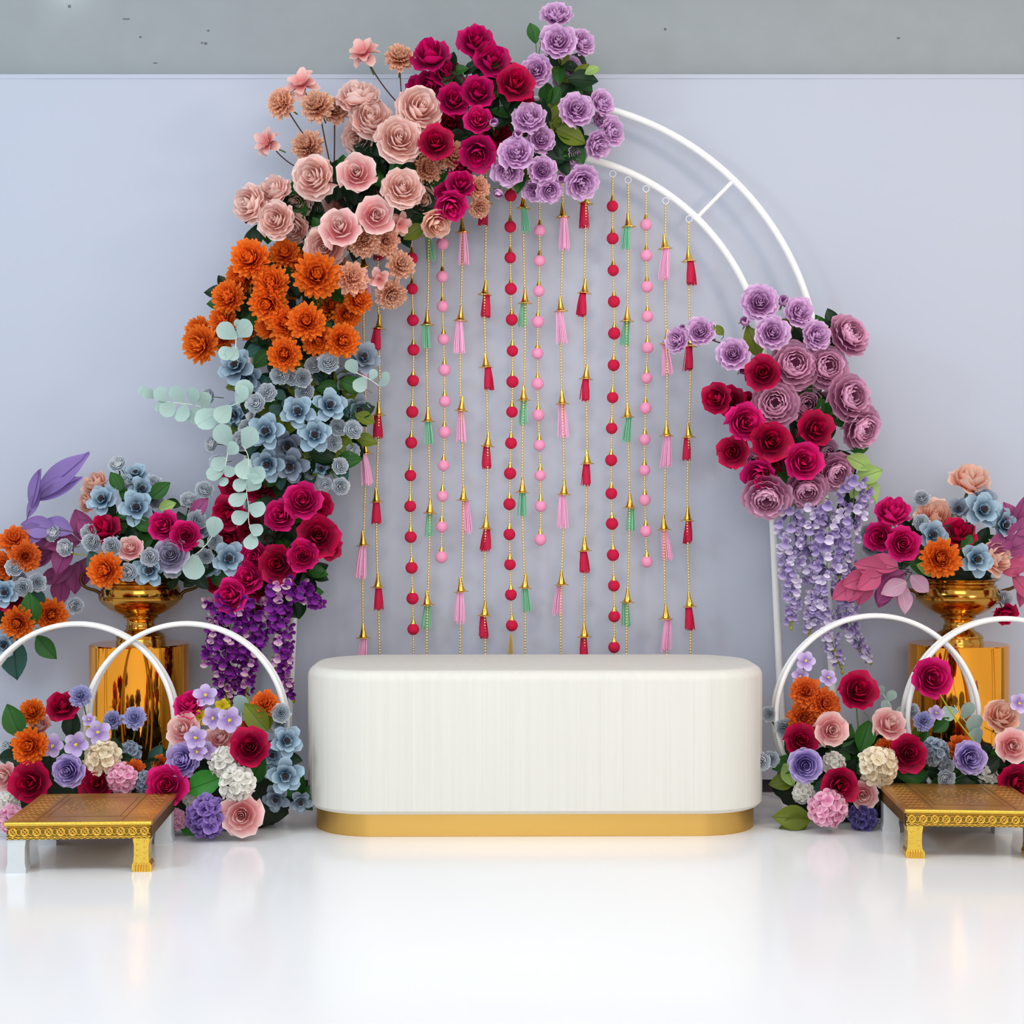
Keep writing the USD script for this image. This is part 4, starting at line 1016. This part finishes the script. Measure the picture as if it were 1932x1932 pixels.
# ------------------------------------------------------------------ wisteria
def wisteria(pts, D, wid, n, mats, label, group, seed, tip='calyx_olive'):
    r_ = random.Random(seed); cur = spline(np.array([W(x, y, D) for x, y in pts]), 60); o = cur[0]; s = D/F
    t = thing('wisteria_strand', label, 'flower', o, group=group)
    part(t, 'stem', tube(np.vstack([[[0, .08, .01]], cur-o]), .0016, 5), M('stem_green'), True)
    n = int(n*1.6)
    for i in range(n):
        f = ((i+r_.random())/n)**0.9*.95; c = cur[int(f*59)]-o; a = r_.uniform(0, 2*PI); R = wid*s*(1-.72*f)*r_.uniform(.35, 1.0)
        d = np.array([math.cos(a), math.sin(a)*.8-.25, -.15]); at = c+d*R; k = s*r_.uniform(9.5, 13.5)*(1-.35*f)
        nrm = d+np.array([0, -.7, r_.uniform(-.4, .3)]); nrm /= np.linalg.norm(nrm); e = np.cross(nrm, [.2, .3, 1]); e /= np.linalg.norm(e); up = np.cross(nrm, e)
        ps = []
        for th, az, L, Wd in ((75, PI/2, 1.25, .85), (60, -PI/2-.6, 1.0, .5), (60, -PI/2+.6, 1.0, .5)):
            v, fc, rm = dir_petal(math.radians(th+r_.uniform(-12, 12)), az+r_.uniform(-.2, .2), L, Wd, .2, .35, nu=4, nv=4)
            ps.append((at+k*(v[:, :1]*e+v[:, 1:2]*up+v[:, 2:]*nrm), fc, rm))
        v, fc, rm = join(ps); part(t, 'floret', (v, fc), M(r_.choice(mats)), True, rim=rm)
    ms = []
    for i in range(5):
        b = trimesh.creation.icosphere(1, 1.0); b.apply_scale((3.2*s, 3.2*s, 5.5*s)); b.apply_translation(cur[59-i*2]-o+np.array([r_.uniform(-3, 3)*s, -.003, 0])); ms.append(b)
    part(t, 'tip_buds', cat(ms), M(tip), True)
VI = ['petal_violet']*4+['petal_violetpale']; WI = ['petal_wist', 'petal_wist', 'petal_wistpale']
gv, gw = 'violet wisteria under the red roses', 'pale wisteria under the peonies'
wisteria([(420, 1115), (412, 1180), (400, 1225), (384, 1256)], 4.94, 30, 46, VI, 'short violet wisteria strand curling left under the lowest hot pink rose', gv, 1)
wisteria([(440, 1120), (432, 1200), (424, 1270), (430, 1325)], 4.92, 34, 74, VI, 'long violet wisteria strand, thickest, hanging behind the left hoop', gv, 2)
wisteria([(475, 1125), (478, 1200), (465, 1270), (467, 1322)], 4.95, 36, 74, VI, 'long violet wisteria strand right of the thickest one', gv, 3)
wisteria([(452, 1150), (455, 1230), (440, 1290), (436, 1335)], 4.97, 34, 50, VI, 'violet wisteria strand half hidden behind the thickest one', gv, 4)
wisteria([(520, 1105), (530, 1170), (534, 1240), (540, 1290), (556, 1322)], 4.94, 29, 84, VI, 'violet wisteria strand hanging apart, nearest the bench', gv, 5)
wisteria([(540, 1085), (565, 1110), (590, 1130), (606, 1142)], 4.92, 38, 46, VI, 'short violet wisteria spray sticking out to the right', gv, 6)
wisteria([(1497, 945), (1490, 1030), (1494, 1110), (1492, 1185)], 4.96, 30, 62, WI, 'pale lilac wisteria strand next to the white post', gw, 11)
wisteria([(1535, 950), (1530, 1030), (1536, 1120), (1526, 1200)], 4.97, 34, 70, WI, 'pale lilac wisteria strand second from the post', gw, 12)
wisteria([(1568, 945), (1562, 1030), (1560, 1120), (1568, 1200), (1590, 1268)], 4.94, 36, 84, WI, 'longest pale lilac wisteria strand, ending behind the right hoop', gw, 13)
wisteria([(1612, 900), (1606, 980), (1590, 1060), (1576, 1120)], 4.93, 32, 66, WI, 'pale lilac wisteria strand starting at the lime leaves', gw, 14)
wisteria([(1590, 1060), (1592, 1130), (1610, 1190), (1642, 1250)], 4.97, 26, 54, WI, 'pale lilac wisteria tip slanting down right', gw, 15)

# ------------------------------------------------------------------ mossy foam bases that hold the stems
def foam_tube(pts, D, r, label, seed):
    m = tube(spline([W(x, y, D) for x, y in pts], 60), r, 14); n = meshkit.fbm(np.array(m.vertices)*30, 3, seed)-.5
    v = np.array(m.vertices); m = trimesh.Trimesh(v+np.array(m.vertex_normals)*n[:, None]*.03, m.faces, process=False)
    o = thing('floral_foam', label, 'floral foam'); part(o, 'moss_foam', m, M('foam'), True)
foam_tube([(1075, 110), (1060, 230), (960, 230), (860, 250), (760, 310), (660, 380), (570, 440), (530, 540), (530, 620), (540, 740), (540, 860), (500, 950), (510, 1040), (470, 1110)], 5.12, .050, 'mossy dark green foam garland tied along the arch under the flowers', 1)
foam_tube([(1475, 610), (1520, 690), (1520, 790), (1510, 880), (1520, 935)], 5.12, .045, 'mossy dark green foam block on the right leg of the arch', 2)
def foam_dome(px, py, D, rx, ry, rz, label, seed):
    m = trimesh.creation.icosphere(3, 1.0); v = np.array(m.vertices)*[rx, ry, rz]; v *= (1+.25*(meshkit.fbm(np.array(m.vertices)*4+seed, 3, seed)-.5))[:, None]
    c = W(px, py, D); v[:, 2] = np.maximum(v[:, 2], .002-c[2]); o = thing('floral_foam', label, 'floral foam', c); part(o, 'moss_foam', trimesh.Trimesh(v, m.faces, process=False), M('foam'), True)
foam_dome(266, 1086, 5.06, .11, .10, .06, 'mossy foam mound inside the left urn', 3)
foam_dome(1808, 1086, 5.06, .11, .10, .06, 'mossy foam mound inside the right urn', 4)
foam_dome(-30, 1110, 5.02, .12, .08, .14, 'mossy foam ball of the flower bunch at the left edge', 5)
foam_dome(165, 1500, 4.72, .25, .10, .13, 'mossy foam mound under the floor flowers behind the left stool', 6)
foam_dome(410, 1500, 4.72, .24, .09, .14, 'mossy foam mound under the floor flowers left of the bench', 7)
foam_dome(1600, 1480, 4.82, .24, .09, .12, 'mossy foam mound under the floor flowers right of the bench', 8)
foam_dome(1860, 1480, 4.82, .26, .09, .12, 'mossy foam mound under the floor flowers behind the right stool', 9)

# ------------------------------------------------------------------ gold pedestals and urns
ZP = HC-(1214-CY)*5.06/F
def pedestal(px, label):
    c = W(px, CY, 5.06); t = thing('gold_pedestal', label, 'pedestal', (c[0], 5.06, 0)); r = .1665
    part(t, 'mirror_cylinder', lathe([(0, 0), (r, 0), (r, ZP-.004), (r-.003, ZP), (0, ZP)], 96), M('gold_polish'), 30)
def urn(px, label):
    c = W(px, CY, 5.06); t = thing('brass_urn', label, 'urn', (c[0], 5.06, ZP)); s = 5.06/F
    px_prof = [(0, 0), (46, 0), (46, 6), (44, 9), (44, 16), (38, 21), (30, 25), (27, 30), (26, 34), (25, 40), (28, 47), (31, 50), (30, 52), (44, 57), (60, 66), (72, 76), (78, 84), (78, 88), (75, 91), (73, 98), (73, 104), (69, 109), (66, 113), (68, 117), (74, 120), (77, 122), (73, 123), (64, 116), (60, 100), (40, 80), (0, 74)]
    part(t, 'bowl', lathe([(a*s, b*s) for a, b in px_prof], 72), M('gold_urn'), 35)
    for y_, r_ in ((90, 77), (110, 69), (50, 32), (33, 27), (12, 45)):
        a = np.arange(48)*2*PI/48; part(t, 'ring_moulding', tube(np.c_[r_*s*np.cos(a), r_*s*np.sin(a), np.full(48, y_*s)], .0022, 8, True), M('gold_urn'), True)
    for sd in (-1, 1):
        h = spline([(sd*74*s, 0, 84*s), (sd*82*s, 0, 98*s), (sd*100*s, 0, 104*s), (sd*113*s, 0, 116*s), (sd*110*s, 0, 131*s), (sd*98*s, 0, 130*s)], 24)
        part(t, 'handle', tube(h, np.linspace(.0065, .0045, 24), 8), M('bronze_dark'), True)
pedestal(263, 'mirror-polished gold cylinder pedestal left of the bench, behind the crossing hoops')
urn(266, 'brass footed urn with scroll handles on the left gold pedestal')
pedestal(1808, 'mirror-polished gold cylinder pedestal right of the bench, behind the crossing hoops')
urn(1808, 'brass footed urn with scroll handles on the right gold pedestal')

# ------------------------------------------------------------------ double white hoops on the floor
def hoop_stand(px, D, r, label):
    c = W(px, CY, D); t = thing('white_hoop', label, 'hoop stand', (c[0], D, 0)); a = np.arange(96)*2*PI/96; R = r*D/F
    dep = lambda zz: .0085+.045*(1-zz/(2*R))
    for sd in (-1, 1):
        zz = R+.009+R*np.sin(a); part(t, 'hoop', tube(np.c_[R*np.cos(a), sd*dep(zz), zz], .0085, 10, True), M('white_paint'), True)
    for q in (1.25, 1.75):
        zz = R+.009+R*math.sin(PI*q); part(t, 'cross_bar', tube([(R*math.cos(PI*q), -dep(zz), zz), (R*math.cos(PI*q), dep(zz), zz)], .005, 8), M('white_paint'), True)
hoop_stand(146, 4.76, 186, 'white double hoop of the left pair, cut by the picture edge')
hoop_stand(352, 4.73, 188, 'white double hoop of the left pair, nearer the bench')
hoop_stand(1652, 4.82, 190, 'white double hoop of the right pair, nearer the bench')
hoop_stand(1897, 4.79, 189, 'white double hoop of the right pair, cut by the picture edge')

# ------------------------------------------------------------------ low embossed stools
def leg_mesh(w, d, h, scroll):
    if not scroll:
        pts = [(-.5, 0), (.5, 0), (.5, .14), (.44, .3), (.44, .75), (.5, 1), (-.5, 1), (-.5, .75), (-.5, .3), (-.58, .14), (-.58, 0)]
    else: pts = [(-.5, 0), (.58, 0), (.62, .08), (.6, .2), (.46, .3), (.42, .5), (.44, .8), (.5, .94), (.5, 1), (-.5, 1), (-.5, .94), (-.44, .8), (-.44, .5), (-.48, .3), (-.56, .2), (-.56, .08)]
    from shapely.geometry import Polygon
    m = trimesh.creation.extrude_polygon(Polygon([(x*w, y*h) for x, y in pts]), d, engine='earcut')
    v = np.array(m.vertices); m.vertices = np.c_[v[:, 0], v[:, 2]-d/2, v[:, 1]]; m.fix_normals(); return m
def stool(cx, cy, rz, legs, label):
    t = thing('low_stool', label, 'stool', (cx, cy, 0), rz); w, d, zt = .392, .40, .144
    from shapely.geometry import Polygon
    top = box(-w/2-.006, w/2+.006, -d/2-.006, d/2+.006, zt-.012, zt)
    tp = part(t, 'top', top, M('wood_gold'), False)
    inl = []
    for x0 in (-.118, .118): inl.append(box(x0-.0012, x0+.0012, -d/2+.004, d/2-.004, zt, zt+.0007))
    for y0 in (-.14, .14): inl.append(box(-.112, .112, y0-.001, y0+.001, zt, zt+.0007))
    for x0 in (-.1, .1): inl.append(box(x0-.0008, x0+.0008, -.14, .14, zt, zt+.0006))
    part(tp, 'panel_line', cat(inl), M('wood_inlay'), False)
    em = []; r_ = random.Random(int(abs(cx)*100))
    for i in range(7):
        for j in range(9):
            for sx in (-1, 1):
                b = trimesh.creation.icosphere(1, 1.0); b.apply_scale((.0052, .0052, .0014)); b.apply_translation((sx*(.135+.0075*i), -.165+.041*j+.01*(i % 2), zt)); em.append(b)
    for i in range(60):
        a, q = i*2.39996, .09*math.sqrt((i+.5)/60); b = trimesh.creation.icosphere(1, 1.0); b.apply_scale((.005, .005, .0012)); b.apply_translation((q*math.cos(a), q*math.sin(a)*1.3, zt)); em.append(b)
    part(tp, 'embossing', cat(em), M('wood_gold'), True, kind='stuff')
    lip = tube([(-w/2-.004, -d/2-.006, zt-.006), (w/2+.004, -d/2-.006, zt-.006)], .0065, 8)
    part(t, 'front_lip', lip, M('gold_foil'), 60, label='bright gold front edge')
    ap = part(t, 'apron', cat([box(-w/2, w/2, -d/2, -d/2+.014, zt-.05, zt-.012), box(-w/2, w/2, d/2-.014, d/2, zt-.05, zt-.012), box(-w/2, -w/2+.014, -d/2, d/2, zt-.05, zt-.012), box(w/2-.014, w/2, -d/2, d/2, zt-.05, zt-.012)]), M('gold_recess'), False)
    n = 12; a = np.arange(20)*2*PI/20
    for i in range(n):
        x = -w/2+w*(i+.5)/n; y = -d/2-.0005; z = zt-.029
        ring = tube(np.c_[x+.0105*np.cos(a), 0*a+y, z+.0105*np.sin(a)], .0019, 6, True)
        cr = [tube([(x+.006*math.cos(q), y, z+.006*math.sin(q)), (x-.006*math.cos(q), y, z-.006*math.sin(q))], .0014, 5) for q in (.785, 2.356)]
        part(ap, 'rosette', cat([ring]+cr), M('gold_bright'), True)
    lines = [tube([(-w/2, -d/2, z), (w/2, -d/2, z)], .0014, 6) for z in (zt-.0155, zt-.0435)]
    zz = [( -w/2+w*i/48, -d/2-.0005, zt-.047+.0022*(-1)**i) for i in range(49)]
    rope = [tube(np.c_[np.linspace(-w/2, w/2, 145), np.full(145, -d/2-.0005), zt-.029+s*.009*np.cos(np.linspace(0, n*2*PI, 145))], .0013, 5) for s in (1, -1)]
    part(ap, 'border', cat(lines+rope+[tube(zz, .0011, 5)]), M('gold_bright'), True)
    for (sx, sy, gold) in legs:
        h = zt-.05; x, y = sx*(w/2-.026), sy*(d/2-.028)
        m = leg_mesh(.05 if not gold else .046, .05, h, gold); 
        if sx > 0 and not gold: m.apply_transform(np.diag([-1, 1, 1, 1.0])); m.invert()
        m.apply_translation((x, y, 0)); lp = part(t, 'leg', m, M('gold_foil' if gold else 'silver_paint'), False, label='carved gold leg' if gold else 'silver-grey leg')
        if gold:
            fl = [tube([(x-.018+.0075*i, y-.0255, .002), (x-.018+.0075*i, y-.0265, .014), (x-.018+.0075*i, y-.0255, .024)], .0028, 6) for i in range(6)]
            sc = []
            for k in range(7):
                q = np.linspace(0, 4.6, 12); cxx, czz = x+.010*(-1)**k, .036+k*.008
                sc.append(tube(np.c_[cxx+.0045*(1-q/7)*np.cos(q*(-1)**k), np.full(12, y-.0253), czz+.0045*(1-q/7)*np.sin(q)], .0012, 5))
            part(lp, 'scroll_carving', cat(fl+sc), M('gold_bright'), True)
stool(-1.212, 4.31, 3.5, [(-1, -1, 0), (1, -1, 1), (-1, 1, 0), (1, 1, 0)], 'low gold embossed stool with mixed silver and gold legs, left of the bench')
stool(1.345, 4.47, -3.5, [(-1, -1, 1), (1, -1, 1), (-1, 1, 0), (1, 1, 0)], 'low gold embossed stool with gold front legs, right of the bench')
